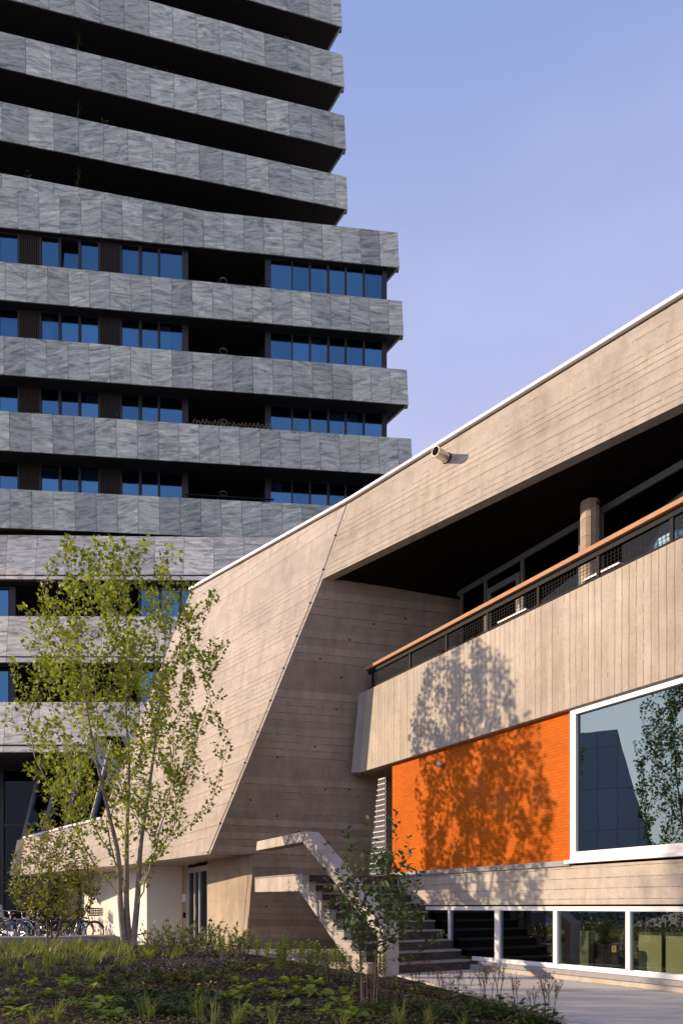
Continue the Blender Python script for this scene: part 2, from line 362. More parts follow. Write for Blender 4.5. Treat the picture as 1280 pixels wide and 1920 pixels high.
M['dark'] = plain('dark_interior', (0.012, 0.011, 0.010), 0.9, 0, 0.2)
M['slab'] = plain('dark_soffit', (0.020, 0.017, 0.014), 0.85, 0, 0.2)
M['frame_dark'] = plain('dark_bronze_frame', (0.022, 0.020, 0.021), 0.45, 0.2, 0.2)
M['clad'] = wood_mat('dark_timber_cladding', (0.018, 0.014, 0.011), (0.055, 0.042, 0.034), (14, 14, 0.6))
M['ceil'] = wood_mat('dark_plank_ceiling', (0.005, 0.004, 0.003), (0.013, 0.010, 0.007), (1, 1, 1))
M['rail'] = wood_mat('oiled_timber_rail', (0.37, 0.20, 0.105), (0.48, 0.28, 0.16), (1.5, 1.5, 8))
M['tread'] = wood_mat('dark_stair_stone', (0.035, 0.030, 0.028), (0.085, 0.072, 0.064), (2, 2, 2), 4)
M['tread_top'] = plain('sunlit_tread_stone', (0.26, 0.235, 0.215), .8, 0, .2)  # paler than the risers: glancing sun and sky put into the colour
M['glass_t'] = glassy('blue_tower_glass', (0.17, 0.42, 0.66), 0.34, (0.60, 0.68, 0.76))
M['glass_w'] = glassy('coated_window_glass', (0.38, 0.52, 0.65), 0.25, (0.35, 0.38, 0.38))
M['glass_b'] = glassy('clear_window_glass', (0.80, 0.88, 0.95), 0.06, (0.84, 0.9, 0.86))
M['glass_d'] = glassy('dark_window_glass', (0.40, 0.45, 0.50), 0.0, (0.3, 0.32, 0.34))
M['glass_s'] = glassy('sloped_window_glass', (0.55, 0.72, 1.0), 0.28, (0.3, 0.28, 0.28))
M['curtain'] = plain('pale_curtain', (0.75, 0.76, 0.78), 0.9, 0, 0.1)
M['lattice'] = plain('galvanised_lattice', (0.44, 0.45, 0.47), 0.45, 0.0, 0.1)
M['steel'] = plain('brushed_steel', (0.55, 0.50, 0.45), 0.3, 0.85, 0.1, 20)
M['red'] = plain('red_plastic', (0.16, 0.008, 0.006), 0.6, 0, .1, 6, .15)
M['bark'] = plain('grey_brown_bark', (0.27, 0.22, 0.165), 0.9, 0, 0.3, 9, 0.2, 0.8)
M['bark2'] = plain('brown_shrub_bark', (0.13, 0.095, 0.072), 0.9, 0, 0.3, 14, 0.2, 0.6)
M['maple'] = leafmat('maple_leaf', (0.115, 0.175, 0.018), (0.33, 0.38, 0.055), 0.44)
M['shrub_l'] = leafmat('bronze_green_leaf', (0.11, 0.15, 0.022), (0.26, 0.27, 0.05), 0.35)
M['shrub_f'] = leafmat('dark_green_leaf', (0.03, 0.062, 0.012), (0.10, 0.15, 0.032), 0.3)
M['hedge'] = leafmat('hedge_leaf', (0.02, 0.04, 0.01), (0.05, 0.09, 0.02), 0.2)
M['grass'] = leafmat('grass_blade', (0.13, 0.18, 0.035), (0.30, 0.32, 0.08), 0.35)
M['hosta'] = leafmat('broad_leaf', (0.13, 0.21, 0.025), (0.31, 0.36, 0.05), 0.35)
M['phlox'] = leafmat('lance_leaf', (0.14, 0.21, 0.04), (0.30, 0.34, 0.09), 0.35)
M['geran'] = leafmat('fine_leaf', (0.11, 0.12, 0.03), (0.30, 0.22, 0.05), 0.3)
M['dkleaf'] = leafmat('deep_green_leaf', (0.022, 0.05, 0.012), (0.06, 0.10, 0.025), 0.25)
M['bushleaf'] = leafmat('grey_green_leaf', (0.12, 0.165, 0.055), (0.24, 0.27, 0.11), 0.3)
M['wine'] = leafmat('wine_red_leaf', (0.05, 0.008, 0.012), (0.11, 0.018, 0.028), 0.3)
M['purple'] = leafmat('purple_petal', (0.20, 0.13, 0.34), (0.34, 0.25, 0.50), 0.3)
M['astran'] = leafmat('dark_red_flower', (0.12, 0.02, 0.045), (0.26, 0.06, 0.11), 0.2)
M['yellow'] = leafmat('yellow_petal', (0.5, 0.36, 0.03), (0.6, 0.42, 0.05), 0.2)
M['straw'] = leafmat('straw_plume', (0.35, 0.27, 0.15), (0.5, 0.40, 0.24), 0.3)
M['chip'] = leafmat('bark_chip', (0.022, 0.016, 0.012), (0.17, 0.125, 0.09), 0.0, 0.9)
M['pebble'] = leafmat('gravel_pebble', (0.20, 0.17, 0.13), (0.52, 0.46, 0.38), 0.0, 0.9)
M['rubber'] = plain('black_rubber', (0.018, 0.018, 0.018), 0.8)
M['chrome'] = plain('bicycle_chrome', (0.6, 0.6, 0.6), 0.25, 1.0, 0.05)
M['pblack'] = plain('black_paint', (0.015, 0.015, 0.016), 0.3)
M['pgreen'] = plain('dark_olive_paint', (0.03, 0.035, 0.02), 0.3)
M['psilver'] = plain('silver_paint', (0.42, 0.43, 0.45), 0.35, 0.5)
M['pblue'] = plain('blue_rubber', (0.06, 0.22, 0.52), 0.5)
M['brown'] = plain('brown_leather', (0.16, 0.07, 0.035), 0.5)
M['lgrey'] = plain('light_grey_plastic', (0.45, 0.46, 0.48), 0.5)
M['greenb'] = plain('pale_green_board', (0.36, 0.33, 0.17), 0.8, 0, 0.05)
M['yplate'] = plain('yellow_sign_plate', (0.60, 0.33, 0.04), 0.5)
M['bluebox'] = plain('light_blue_plastic', (0.12, 0.30, 0.50), 0.5)
M['lampglass'] = plain('clouded_lamp_glass', (0.55, 0.55, 0.58), 0.15, 0.3, 0.1, 30)

# ------------------------------------------------------------------ ground
gr = mk('ground', [(-700, -300, -0.004), (700, -300, -0.004), (700, 900, -0.004), (-700, 900, -0.004)], [(0, 1, 2, 3)], plain('asphalt', (0.19, 0.18, 0.17), 0.9, 0, 0.2, 12, 0.2, 0.4))
kind(gr, 'structure')
pv = mk('paving', [(-9, -12, 0), (12, -12, 0), (12, 24, 0), (-9, 24, 0)], [(0, 1, 2, 3)], M['paving']); kind(pv, 'structure')
YB = [-3, 2, 4, 5, 6, 7, 8, 9, 10.3, 11.4, 12.0, 12.9, 14.0, 15.0, 16.0, 17.6, 19]
XB = [3.2, 2.9, 2.65, 2.5, 2.35, 2.16, 1.93, 1.68, 1.28, 0.95, 0.60, 0.0, -0.85, -1.7, -2.6, -4.2, -5.5]
def xb(y): return np.interp(y, YB, XB)
def sst(x):
    x = np.clip(x, 0, 1); return x * x * (3 - 2 * x)
def hm(x, y):
    return 0.36 * sst((xb(y) - x) / 2.6) * sst((17.6 - y) / 3.2) * (0.62 + 0.38 * sst((np.asarray(y) - 5) / 7.5)) + 0.02
_T = np.arange(3.0, 17.4, 0.02)
def onbed(u, v):
    d = ray(u, v); X = d.x * _T; Y = _T; Zr = CAMZ + d.z * _T
    k = np.nonzero(Zr < hm(X, Y))[0]; t = _T[k[0]] if len(k) else _T[-1]
    p = CAM + d * float(t)
    return V((p.x, p.y, float(hm(p.x, p.y))))
nx, ny = 150, 190
ys = np.linspace(-3, 17.8, ny); vs = []; fs = []
ph = rng.uniform(0, 6.28, (6, 2))
for j, y in enumerate(ys):
    X1 = xb(y)
    for i in range(nx):
        s_ = i / (nx - 1); x = X1 - (X1 + 16) * (s_ ** 1.35)
        z = float(hm(x, y))
        if i > 0: z += 0.012 * math.sin(x * 9 + ph[0, 0] + 2 * math.sin(y * 5)) * math.sin(y * 8 + ph[1, 0]) + random.uniform(-0.007, 0.007)
        else: z = 0.03
        vs.append((x, y, z))
for j in range(ny - 1):
    for i in range(nx - 1):
        k = j * nx + i; fs.append((k, k + nx, k + nx + 1, k + 1))
bed = mk('planting_bed', vs, fs, M['soil'], smooth=True); kind(bed, 'structure')
# pale kerb along the bed
kb = MB()
pts = [V((float(xb(y)), y, 0)) for y in np.linspace(-3, 14.2, 80)]
for i in range(len(pts) - 1):
    a, b = pts[i], pts[i + 1]; o_ = V((0.10, 0, 0))
    kb.hexa([a + Z * -0.05, b + Z * -0.05, b + Z * 0.055, a + Z * 0.055], [a + o_ + Z * -0.05, b + o_ + Z * -0.05, b + o_ + Z * 0.055, a + o_ + Z * 0.055])
kind(kb.build('kerb', M['con_stair']), 'structure')
# mulch chips, loose over the bed
def scatter_chips(n, mat, fn, size, name, parent=None):
    b = MB()
    for _ in range(n):
        x, y, z = fn(); s_ = random.uniform(*size); t = random.uniform(0, 6.28); e = random.uniform(0.3, 0.9)
        d = V((math.cos(t), math.sin(t), random.uniform(-.4, .4))) * s_; w = V((-math.sin(t), math.cos(t), random.uniform(-.4, .4))) * s_ * e; hgt = V((0, 0, s_ * random.uniform(.3, .7)))
        p = V((x, y, z)); b.add([p - d, p + w, p + d, p - w, p + hgt], [(0, 1, 4), (1, 2, 4), (2, 3, 4), (3, 0, 4)])
    return b.build(name, mat, parent, recalc=False)
def bedpt():
    while True:
        y = 4.5 + 9.5 * random.random() ** 1.5; x = random.uniform(-0.55 * y - 0.5, float(xb(y)) - 0.05)
        if x > -7: return x, y, float(hm(x, y)) + 0.004
kind(tag(scatter_chips(9000, M['chip'], bedpt, (0.008, 0.028), 'bark_mulch'), 'loose dark bark chips covering the planting bed', 'mulch'), 'stuff')
# raised gravel strip under the stair
gv = [fp(11.1, 6.75, 0), fp(14.9, 6.75, 0), V((-2.9, 17.0, 0)), V((-3.2, 15.0, 0)), V((-1.6, 14.6, 0)), V((-0.4, 12.9, 0))]
gv = [V((-2.75, 16.9, 0)), V((-3.0, 15.6, 0)), V((-1.75, 14.9, 0)), V((-0.70, 13.75, 0)), V((0.15, 12.55, 0)), V((0.9, 13.2, 0)), V((1.2, 15.3, 0)), V((1.2, 17.2, 0))]
b = MB(); b.prism([p + Z * 0.14 for p in gv], V((0, 0, -0.2))); kind(b.build('gravel_strip', M['gravel']), 'structure')
def gpt():
    while True:
        x = random.uniform(-2.8, 0.8); y = random.uniform(12.6, 17)
        if x > float(xb(y)) + .1 and N.dot(V((x, y, 0))) < 8.3: return x, y, 0.14
kind(tag(scatter_chips(3500, M['pebble'], gpt, (0.012, 0.035), 'gravel_pebbles'), 'loose pale pebbles on the strip under the stair', 'gravel'), 'stuff')

# ------------------------------------------------------------------ concrete hall
D0 = 9.02; AR = -1.5
hall = thing('concrete_hall', 'low sloping board marked concrete hall with balcony, orange tiled panel and deep overhanging roof', 'building', (3.0, 14.0, 0))
RT = hit(1280, 559, PI); RB = hit(1280, 755, PI)
RT2 = RT + (RT - hit(657, 942, PI)).normalized() * 7.5; RB2 = RB + (RB - C2p).normalized() * 7.2
facepx = [(357, 1105), (657, 935)]
poly = [hit(357, 1110, PI), hit(657, 942, PI), RT2, RB2, C2p, hit(394, 1601, PI), hit(247, 1620, PI), hit(38, 1641, PI), hit(46, 1573, PI), hit(190, 1537, PI), hit(244, 1400, PI)]
polyL = [poly[0], poly[1], poly[4]] + poly[5:]
polyR = [poly[1], poly[2], poly[3], poly[4]]
b = MB(); b.prism(polyL, -npi * 0.17); b.build('battered_face', M['con_leg'], hall)
b = MB(); b.prism([p - npi * .003 for p in polyR], -npi * 0.17); b.build('roof_fascia', M['con_face'], hall)
legb = [hit(394, 1601, PI), hit(247, 1620, PI), hit(38, 1641, PI)]
# flared end of the low wall
wing = [hit(46, 1573, PI), hit(38, 1641, PI)]
b = MB(); q = [wing[0], wing[1], wing[1] + V((-0.38, 0.03, 0)), wing[0] + V((-0.27, 0.03, -0.04))]; b.prism(q, V((0.1, 0.4, 0))); b.build('end_return', M['con_grey'], hall)
b = MB(); s0, s1 = hit(46, 1573, PI), hit(190, 1537, PI); b.prism([s0 + npi * 0.05, s1 + npi * 0.05, s1 - npi * 0.5, s0 - npi * 0.5], V((0, 0, 0.07))); b.build('sill', M['white'], hall)
# white roof edge
b = MB()
for p, q in ((poly[0], poly[1]), (poly[1], poly[2])):
    b.prism([p + npi * 0.05 + Z * 0.04, q + npi * 0.05 + Z * 0.04, q - npi * 0.5 + Z * 0.04, p - npi * 0.5 + Z * 0.04], Z * 0.058)
b.build('roof_edge', M['coping'], hall)
b = MB()
for p, q in ((poly[0], poly[1]), (poly[1], poly[2])):
    b.prism([p - npi * 0.02 - Z * 0.0, q - npi * 0.02, q - npi * 0.15, p - npi * 0.15], Z * 0.04)
b.build('coping_shadow_line', M['black'], hall)  # black strip standing for the shadow line under the white edge
# roof and dark body behind
b = MB(); bk = V((9, 7, 0))
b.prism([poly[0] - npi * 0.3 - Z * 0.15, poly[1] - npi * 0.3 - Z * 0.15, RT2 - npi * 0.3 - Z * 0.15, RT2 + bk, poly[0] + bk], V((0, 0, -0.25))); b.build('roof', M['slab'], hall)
# recess wall
hd = lambda u, v: hit(u, v, DE)
dw = [hd(394, 1601), hd(605, 1085), hd(880, 1110), hd(880, 1800), hd(459, 1800), hd(477, 1601)]
b = MB(); b.prism(dw, V((0.02, 0.35, 0.0))); b.build('recess_wall', M['con_shaded'], hall)
Et, Eb = hd(477, 1601), hd(460, 1790)
Dt = V((-3.68, 18.8, 2.5)); Db = V((-3.68, 18.8, -0.02))
b = MB(); e_ = V((0.0, 0.02, 0)); b.hexa([Et + V((-.015, .02, 0)), Eb + V((-.015, .02, -.2)), Db, Dt], [Et + V((.3, .3, 0)), Eb + V((.3, .3, -.2)), Db + V((.3, .2, 0)), Dt + V((.3, .2, 0))]); b.build('entrance_side_wall', M['con_plain'], hall)
for u, v in ((655, 1200), (630, 1330), (590, 1400), (520, 1420), (610, 1480), (655, 1480), (560, 1560), (520, 1530), (470, 1500), (640, 1270), (600, 1235), (700, 1170), (760, 1160), (590, 1720), (540, 1740), (500, 1700)):
    p = hd(u, v); b = MB(); b.tube([p + nde * .004, p - nde * .02], [.024, .02], 8); b.build('tie_hole', M['slab'], hall)
for f_, z_ in ((.2, 1.25), (.42, 1.25), (.62, 1.26), (.82, 1.27), (.2, .5), (.8, .6), (.5, 2.0), (.9, 1.95)):
    p = Eb.lerp(Db, 1 - f_); p.z = z_; wq = V((Db.y - Eb.y, -(Db.x - Eb.x), 0)).normalized(); wq = -wq if wq.y > 0 else wq
    b = MB(); b.tube([p + wq * .02, p - wq * .03], .014, 6); b.build('tie_hole', M['slab'], hall)
# soffit over the entrance
b = MB(); bs = [legb[0], legb[1], legb[2]]
back = [V((1, 24, 2.45)), V((-5, 27, 2.42)), V((-13, 33, 2.3))]
ins = [p - npi * 0.1 + Z * 0.03 for p in bs]
for i in range(2): b.hexa([ins[i], ins[i + 1], back[i + 1], back[i]], [p + Z * 0.15 for p in (ins[i], ins[i + 1], back[i + 1], back[i])])
b.build('entrance_soffit', M['con_shaded'], hall)
# white rendered walls under it, three panels with joints
K = V((-5.84, 20.5, 0)); KL = V((-12.6, 30.3, 0)); kd = (KL - K).normalized(); kn = V((kd.y, -kd.x, 0))
if kn.x < 0: kn = -kn
kl = (KL - K).length
for s0, s1 in ((0, 2.55), (2.57, 4.25), (4.27, kl)):
    b = MB(); p, q = K + kd * s0, K + kd * s1; b.hexa([p, q, q + Z * 2.5, p + Z * 2.5], [p + kn * 0.2, q + kn * 0.2, q + kn * 0.2 + Z * 2.5, p + kn * 0.2 + Z * 2.5]); b.build('render_panel', M['white_wall'], hall)
K2 = V((-4.88, 20.95, 0))
b = MB(); b.hexa([K + V((0.02, 0, 0)), K2, K2 + Z * 2.5, K + V((0.02, 0, 2.5))], [K + V((0.1, 1.2, 0)), K2 + V((0, 1.2, 0)), K2 + V((0, 1.2, 2.5)), K + V((0.1, 1.2, 2.5))]); b.build('render_side', M['white_wall'], hall)
K3 = at(353, 1700, 20.5); K3.z = 0
b = MB(); b.hexa([K2 + V((.01, 0, 0)), K3, K3 + Z * 2.5, K2 + V((.01, 0, 2.5))], [K2 + V((.01, .6, 0)), K3 + V((.3, .6, 0)), K3 + V((.3, .6, 2.5)), K2 + V((.01, .6, 2.5))]); b.build('entrance_pier', M['con_plain'], hall)
K4 = Db + V((0, .02, .02)); dd = (K4 - K3); dd.z = 0; dl = dd.length; dd.normalize(); dnn = V((-dd.y, dd.x, 0))
door = thing('entrance_door', 'narrow glazed door in pale aluminium frame beside the warm lit concrete wall', 'door', tuple(K3))
b = MB()
def dbox(s0, s1, z0, z1, o0, o1): 
    p, q = K3 + dd * s0, K3 + dd * s1
    b.hexa([p + dnn * o0 + Z * z0, q + dnn * o0 + Z * z0, q + dnn * o0 + Z * z1, p + dnn * o0 + Z * z1], [p + dnn * o1 + Z * z0, q + dnn * o1 + Z * z0, q + dnn * o1 + Z * z1, p + dnn * o1 + Z * z1])
for s0, s1 in ((0.0, .07), (dl * .30, dl * .36), (dl * .55, dl * .61), (dl - .07, dl)): dbox(s0, s1, 0, 2.36, 0, .1)
dbox(.071, dl - .071, 2.2, 2.36, 0.002, .098); dbox(.071, dl - .071, 0, .08, 0.002, .098)
b.build('door_frame', M['alu'], door)
for s0, s1 in ((.07, dl * .30), (dl * .36, dl * .55), (dl * .61, dl - .07)):
    b = MB(); dbox(s0 + .001, s1 - .001, .081, 2.199, .04, .055); b.build('door_pane', M['glass_d'], door)
b = MB(); dbox(-.3, dl + .2, 0, 2.5, .7, .8); b.build('lobby_wall', M['slab'], hall)
b = MB(); p = K3 + dd * (dl * .5) - dnn * .05; b.tube([p + Z * .95, p + Z * 1.2], .012); b.build('door_handle', M['alu'], door)
b = MB(); p = (K2 + K3) / 2 - V((0.35, .55, 0)).normalized() * .03; b.box(p.x - .06, p.x + .06, p.y - .05, p.y + .02, 1.34, 1.6); ic = b.build('intercom_panel', M['alu'], hall, bevel=.01)
b = MB(); b.box(p.x - .035, p.x + .03, p.y - .04, p.y + .02, .86, 1.02); b.build('lock_plate', M['black'], hall)
b = MB(); p = (K3 + K4) / 2 + Z * 2.40 - dnn * .06; b.box(p.x + .05, p.x + .17, p.y - .03, p.y + .05, p.z - .05, p.z + .05); tag(b.build('alarm_box', M['red'], bevel=.008), 'small red alarm box above the entrance door', 'alarm')
# little tap on the entrance side wall
f_ = 0.42; pw = Eb.lerp(Db, f_); pw.z = .55; wn_ = V((Db.y - Eb.y, -(Db.x - Eb.x), 0)).normalized()
if wn_.y > 0: wn_ = -wn_
b = MB(); b.tube([pw, pw + wn_ * .09, pw + wn_ * .11 - Z * .07], .014); b.bar(pw + wn_ * .06 + A * .06 + Z * .02, pw + wn_ * .06 - A * .06 + Z * .02, .015, .015); b.tube([pw + wn_ * .06, pw + wn_ * .06 + Z * .06], .008)
tag(b.build('garden_tap', M['chrome']), 'small metal garden tap on the warm lit concrete wall', 'tap')
b = MB(); cab = [Et + V((-.10, -.03, -.02)), Eb + V((-.08, -.05, .3))]; 
b.tube([cab[0], cab[1]], .008); tag(b.build('wall_cable', M['flash']), 'thin cable running down the edge of the entrance side wall', 'cable')

# balcony
DB = 8.90
zb0, zb1 = 4.40, 6.27
aB0 = ua(674, DB); aB1 = ua(687, DB)
b = MB()
q = [fp(AR, DB, zb0), fp(aB0, DB, zb0), fp(aB1, DB, zb1), fp(AR, DB, zb1)]
b.hexa(q, [p + N * 0.22 for p in q]); b.build('balcony_parapet', M['con_vert'], hall)
q = [fp(aB0, DB, zb0 + .003), fp(aB0, DB, zb0 + .003) + V((-.20, .04, 0)), fp(aB1, DB, zb1 - .003) + V((-.175, .04, -.06)), fp(aB1, DB, zb1 - .003)]
b = MB(); b.hexa(q, [p + V((.1, .5, 0)) for p in q]); b.build('balcony_end', M['con_grey'], hall)
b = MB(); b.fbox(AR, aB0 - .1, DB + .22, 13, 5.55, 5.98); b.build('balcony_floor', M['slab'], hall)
b = MB(); b.fbox(AR, ua(735, D0) + 2.2, DB + .221, 13, zb0 + .02, 4.6); b.build('balcony_underside', M['con_shaded'], hall)
# railing
rail = thing('balcony_railing', 'black steel balcony railing with wire mesh and a flat timber handrail', 'railing', tuple(fp(9, DB + .1, zb1)))
zr = 6.80
b = MB(); aE = ua(685, DB - .03); b.fbox(AR, aE, DB - .06, DB + .12, zr - .075, zr); b.build('handrail', M['rail'], rail, bevel=.008)
b = MB(); b.fbox(AR, aE - .05, DB + .005, DB + .07, zr - .165, zr - .078); b.build('top_rail', M['black'], rail)
b = MB(); b.fbox(AR, aE - .05, DB + .03, DB + .06, zb1 + .03, zb1 + .055); b.build('bottom_rail', M['black'], rail)
posts = [696, 766, 834, 911, 1006, 1118, 1256]
pa = [ua(u, DB) for u in posts]; pa.append(pa[-1] - (pa[-2] - pa[-1])); pa.append(pa[-1] - 1.0)
for a in pa:
    b = MB(); b.fbox(a - .025, a + .025, DB + .02, DB + .06, zb1 - .02, zr - .09); b.build('post', M['black'], rail)
for i in range(len(pa) - 1):
    b = MB(); a1, a0 = pa[i] - .03, pa[i + 1] + .03
    n = max(4, int((a1 - a0) / .062))
    for k in range(n + 1):
        a = a0 + (a1 - a0) * k / n; b.bar(fp(a, DB + .045, zb1 + .03), fp(a, DB + .045, zr - .1), .006, .006, A)
    for k in range(1, 7):
        z = zb1 + .03 + (zr - .13 - zb1) * k / 7; b.bar(fp(a0, DB + .051, z), fp(a1, DB + .051, z), .005, .005)
    kind(b.build('wire_mesh', M['black'], rail), 'stuff')
# balcony ceiling of planks, joined grooves
DG = 10.56
def fasd(a, z=8.58):
    p0 = fp(a, 0, z); return npi.dot(C1p - p0) / npi.dot(N)
b = MB()
for k in range(60):
    a0 = AR + k * .27
    if a0 > 14.6: break
    aC, aR2 = A.dot(C2p), A.dot(RB)
    zc = lambda a: C2p.z + (RB.z - C2p.z) * (a - aC) / (aR2 - aC) + .02
    q = [fp(a0, fasd(a0, zc(a0)) + .15, zc(a0)), fp(a0 + .255, fasd(a0 + .255, zc(a0 + .255)) + .15, zc(a0 + .255)), fp(a0 + .255, DG + .5, 8.5), fp(a0, DG + .5, 8.5)]
    b.prism([p + Z * .003 * (k % 3) for p in q], Z * .05)
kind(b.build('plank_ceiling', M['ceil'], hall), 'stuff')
zk_ = max(C2p.z, RB.z) + .12
b = MB(); b.prism([fp(AR, fasd(AR, zk_) + .1, zk_), fp(15, fasd(15, zk_) + .1, zk_), fp(15, 14, zk_), fp(AR, 14, zk_)], Z * .1); b.build('ceiling_deck', M['dark'], hall)
# glazing behind the balcony
zf = 5.98
ag = lambda u: ua(u, DG)
b = MB(); b.fbox(AR, ag(857), DG, DG + .1, 8.37, 8.49); b.fbox(AR, ag(857), DG, DG + .1, zf, zf + .1); b.build('glazing_rail', M['grey_frame'], hall)
mull = [(864, .06), (909, .07), (978, .07), (1087, .07), (1125, .08), (1330, .08), (1500, .08)]
for u, w in mull:
    b = MB(); a = ag(u); b.fbox(a - w / 2, a + w / 2, DG - .01, DG + .09, zf + .1, 8.37); b.build('glazing_mullion', M['grey_frame'], hall)
ml = [ag(u) for u, w in mull]
for i in range(len(ml) - 1):
    b = MB(); b.fbox(ml[i + 1] + .04, ml[i] - .04, DG + .04, DG + .055, zf + .1, 8.37); b.build('balcony_pane', M['glass_d'], hall)
b = MB(); a1, a0 = ag(913) - .0, ag(974)
b.fbox(a0, a1, DG - .02, DG + .03, 8.02, 8.14); b.fbox(a0, a0 + .1, DG - .02, DG + .03, zf + .1, 8.02); b.fbox(a1 - .1, a1, DG - .02, DG + .03, zf + .1, 8.02)
b.build('balcony_door', M['grey_frame'], hall)
b = MB(); b.fbox(AR, 15, DG + 2.2, DG + 2.4, 4.6, 8.6); b.build('inner_wall', M['dark'], hall)
cc = fp(ua(1105, 10.28), 10.28, 0); b = MB(); b.tube([cc + Z * zf, cc + Z * 8.495], .165, 12); b.build('column', M['con_shaded'], hall, smooth=False)
cq = fp(ua(1119, 10.3), 10.3, 8.42); b = MB(); b.ball(cq, .055, 8, 6, (1, 1, .7)); tag(b.build('fire_sounder', M['red']), 'red round fire sounder under the balcony ceiling by the column', 'alarm')
# tables on the balcony
def table(u0, u1, d0, d1, z, lab):
    t = thing('balcony_table', lab, 'table', tuple(fp((ua(u0, d0) + ua(u1, d0)) / 2, d0, zf)), 'tables on the balcony')
    a1, a0 = ua(u0, d0), ua(u1, d0)
    b = MB(); b.fbox(a0, a1, d0, d1, z - .035, z); b.build('table_top', M['white'], t, bevel=.005)
    for a in (a0 + .06, a1 - .06):
        for d in (d0 + .06, d1 - .06): b = MB(); b.fbox(a - .02, a + .02, d - .02, d + .02, zf, z - .036); b.build('leg', M['black'], t)
table(932, 985, 9.75, 10.3, 6.86, 'pale balcony table with a small white bottle on it')
table(1092, 1160, 9.5, 10.05, 6.72, 'pale balcony table standing in front of the round column')
bp_ = fp(ua(972, 9.85), 9.85, 6.86); b = MB(); b.tube([bp_, bp_ + Z * .1, bp_ + Z * .14, bp_ + Z * .19], [.035, .035, .014, .014], 8); tag(b.build('bottle', M['white']), 'small white bottle on the balcony table', 'bottle')
for u0 in (890, 955, 1010, 1150):
    pp = fp(ua(u0, 9.25), 9.25, 6.62)
bx = fp(ua(1272, 9.4), 9.4, zf); b = MB(); b.tube([bx, bx + Z * .55], [.28, .34], 10); tag(b.build('blue_tub', M['bluebox']), 'light blue plastic tub behind the balcony mesh', 'tub')

# orange panel, window, sill, base wall
aP0, aP1 = ua(735, D0), ua(1071, D0)
b = MB(); b.fbox(aP1, aP0, D0, D0 + .12, 1.955, 4.43); b.build('orange_panel', M['tile'], hall)
b = MB(); b.fbox(aP1 + .002, aP0 + .02, D0 - .07, D0 + .1, 1.865, 1.952); b.build('flashing', M['flash'], hall)
aW = aP1 - .004
win = thing('picture_window', 'large white framed window beside the orange tiled panel', 'window', tuple(fp(aW - 2, D0, 1.93)))
b = MB(); b.fbox(AR + .5, aW, D0 - .05, D0 + .1, 4.30, 4.43); b.fbox(AR + .5, aW, D0 - .05, D0 + .1, 1.96, 2.085); b.fbox(aW - .115, aW, D0 - .049, D0 + .099, 2.086, 4.299); b.build('frame', M['white'], win, bevel=.006)
b = MB(); b.fbox(AR + .5, aW + .08, D0 - .10, D0 + .1, 1.90, 1.957); b.build('window_sill', M['white'], win)
b = MB(); b.fbox(AR + .6, aW - .11, D0 + .01, D0 + .025, 2.08, 4.305); b.build('pane', M['glass_w'], win)
b = MB(); b.fbox(AR, aP0 + .3, D0 - .03, D0 + .3, 1.235, 1.862); b.build('base_wall', M['con_base'], hall)
# dark boxes: upper room, basement
b = MB(); b.fbox(AR, aP0, D0 + 2.6, D0 + 2.8, 1.2, 4.4); b.fbox(AR, aP0 - .1, D0 + .13, D0 + 2.6, 1.75, 1.86); b.build('room_back', M['dark'], hall)
b = MB(); b.fbox(aP0 - .02, aP0 + .1, D0 + .125, D0 + 2.6, 1.87, 4.4); b.build('room_side', M['dark'], hall)
b = MB(); b.fbox(AR - .1, AR, DB + .25, 14, -.3, 8.6); b.build('far_end_wall', M['con_base'], hall)
# basement windows
bw = thing('basement_window', 'long strip of white framed basement windows at ground level', 'window', tuple(fp(7, D0, .1)))
zl, zt = .17, 1.205
aB = ua(800, D0 + .04)
b = MB(); b.fbox(AR + .1, aB, D0 + .0, D0 + .1, zt - .075, zt); b.build('head', M['white'], bw, bevel=.004)
b = MB(); b.fbox(AR + .1, ua(884, D0), D0 + .0, D0 + .1, zl, zl + .075); b.build('bottom_frame', M['white'], bw, bevel=.004)
mu = [(840, .045), (930, .115), (1039, .085), (1175, .075), (1345, .075), (1600, .08)]
for u, w in mu:
    a = ua(u, D0 + .0); b = MB(); b.fbox(a - w / 2, a + w / 2, D0 + .005, D0 + .095, zl + .0755, zt - .0755); b.build('mullion', M['white'], bw, bevel=.004)
mu2 = [aB] + [ua(u, D0) for u, w in mu] + [AR + .1]
for i in range(len(mu2) - 1):
    b = MB(); b.fbox(mu2[i + 1] + .02, mu2[i] - .02, D0 + .045, D0 + .06, zl + .06, zt - .06); b.build('pane', M['glass_b'], bw)
b = MB(); b.fbox(AR + .1, ua(902, D0), D0 - .09, D0 + .1, zl - .075, zl - .003); b.build('window_sill', M['flash'], bw)
b = MB(); b.fbox(AR, ua(880, D0), D0 - .05, D0 + .3, -.05, zl - .077); b.build('plinth', M['con_base'], hall)
b = MB(); b.fbox(AR, 14, D0 + 3.2, D0 + 3.4, -1, 1.75); b.fbox(AR, 14, D0 + .31, D0 + 3.2, -.05, .05); b.build('basement_room', M['dark'], hall)
for u0, u1, d in ((1196, 1239, 10.0), (1247, 1300, 10.0), (1308, 1370, 10.0)):
    b = MB(); b.fbox(ua(u1, d), ua(u0, d), d, d + .04, .06, .80); tag(b.build('leaning_board', M['greenb'], bevel=.004), 'pale green board standing behind the basement glass', 'board', 'boards behind the basement glass')
for u0, w in ((1094, .09), (952, .05), (902, .05)):
    b = MB(); a = ua(u0, 9.8); b.fbox(a - w, a + w, 9.8, 9.95, .05, 1.16 if u0 < 1000 else .78); b.build('basement_post', M['greenb'], hall)
b = MB(); a = ua(1150, 9.6); b.fbox(a - .04, a + .04, 9.6, 9.62, .46, .56); yp = tag(b.build('sign_plate', M['yplate']), 'tiny yellow plate behind the basement glass', 'sign')
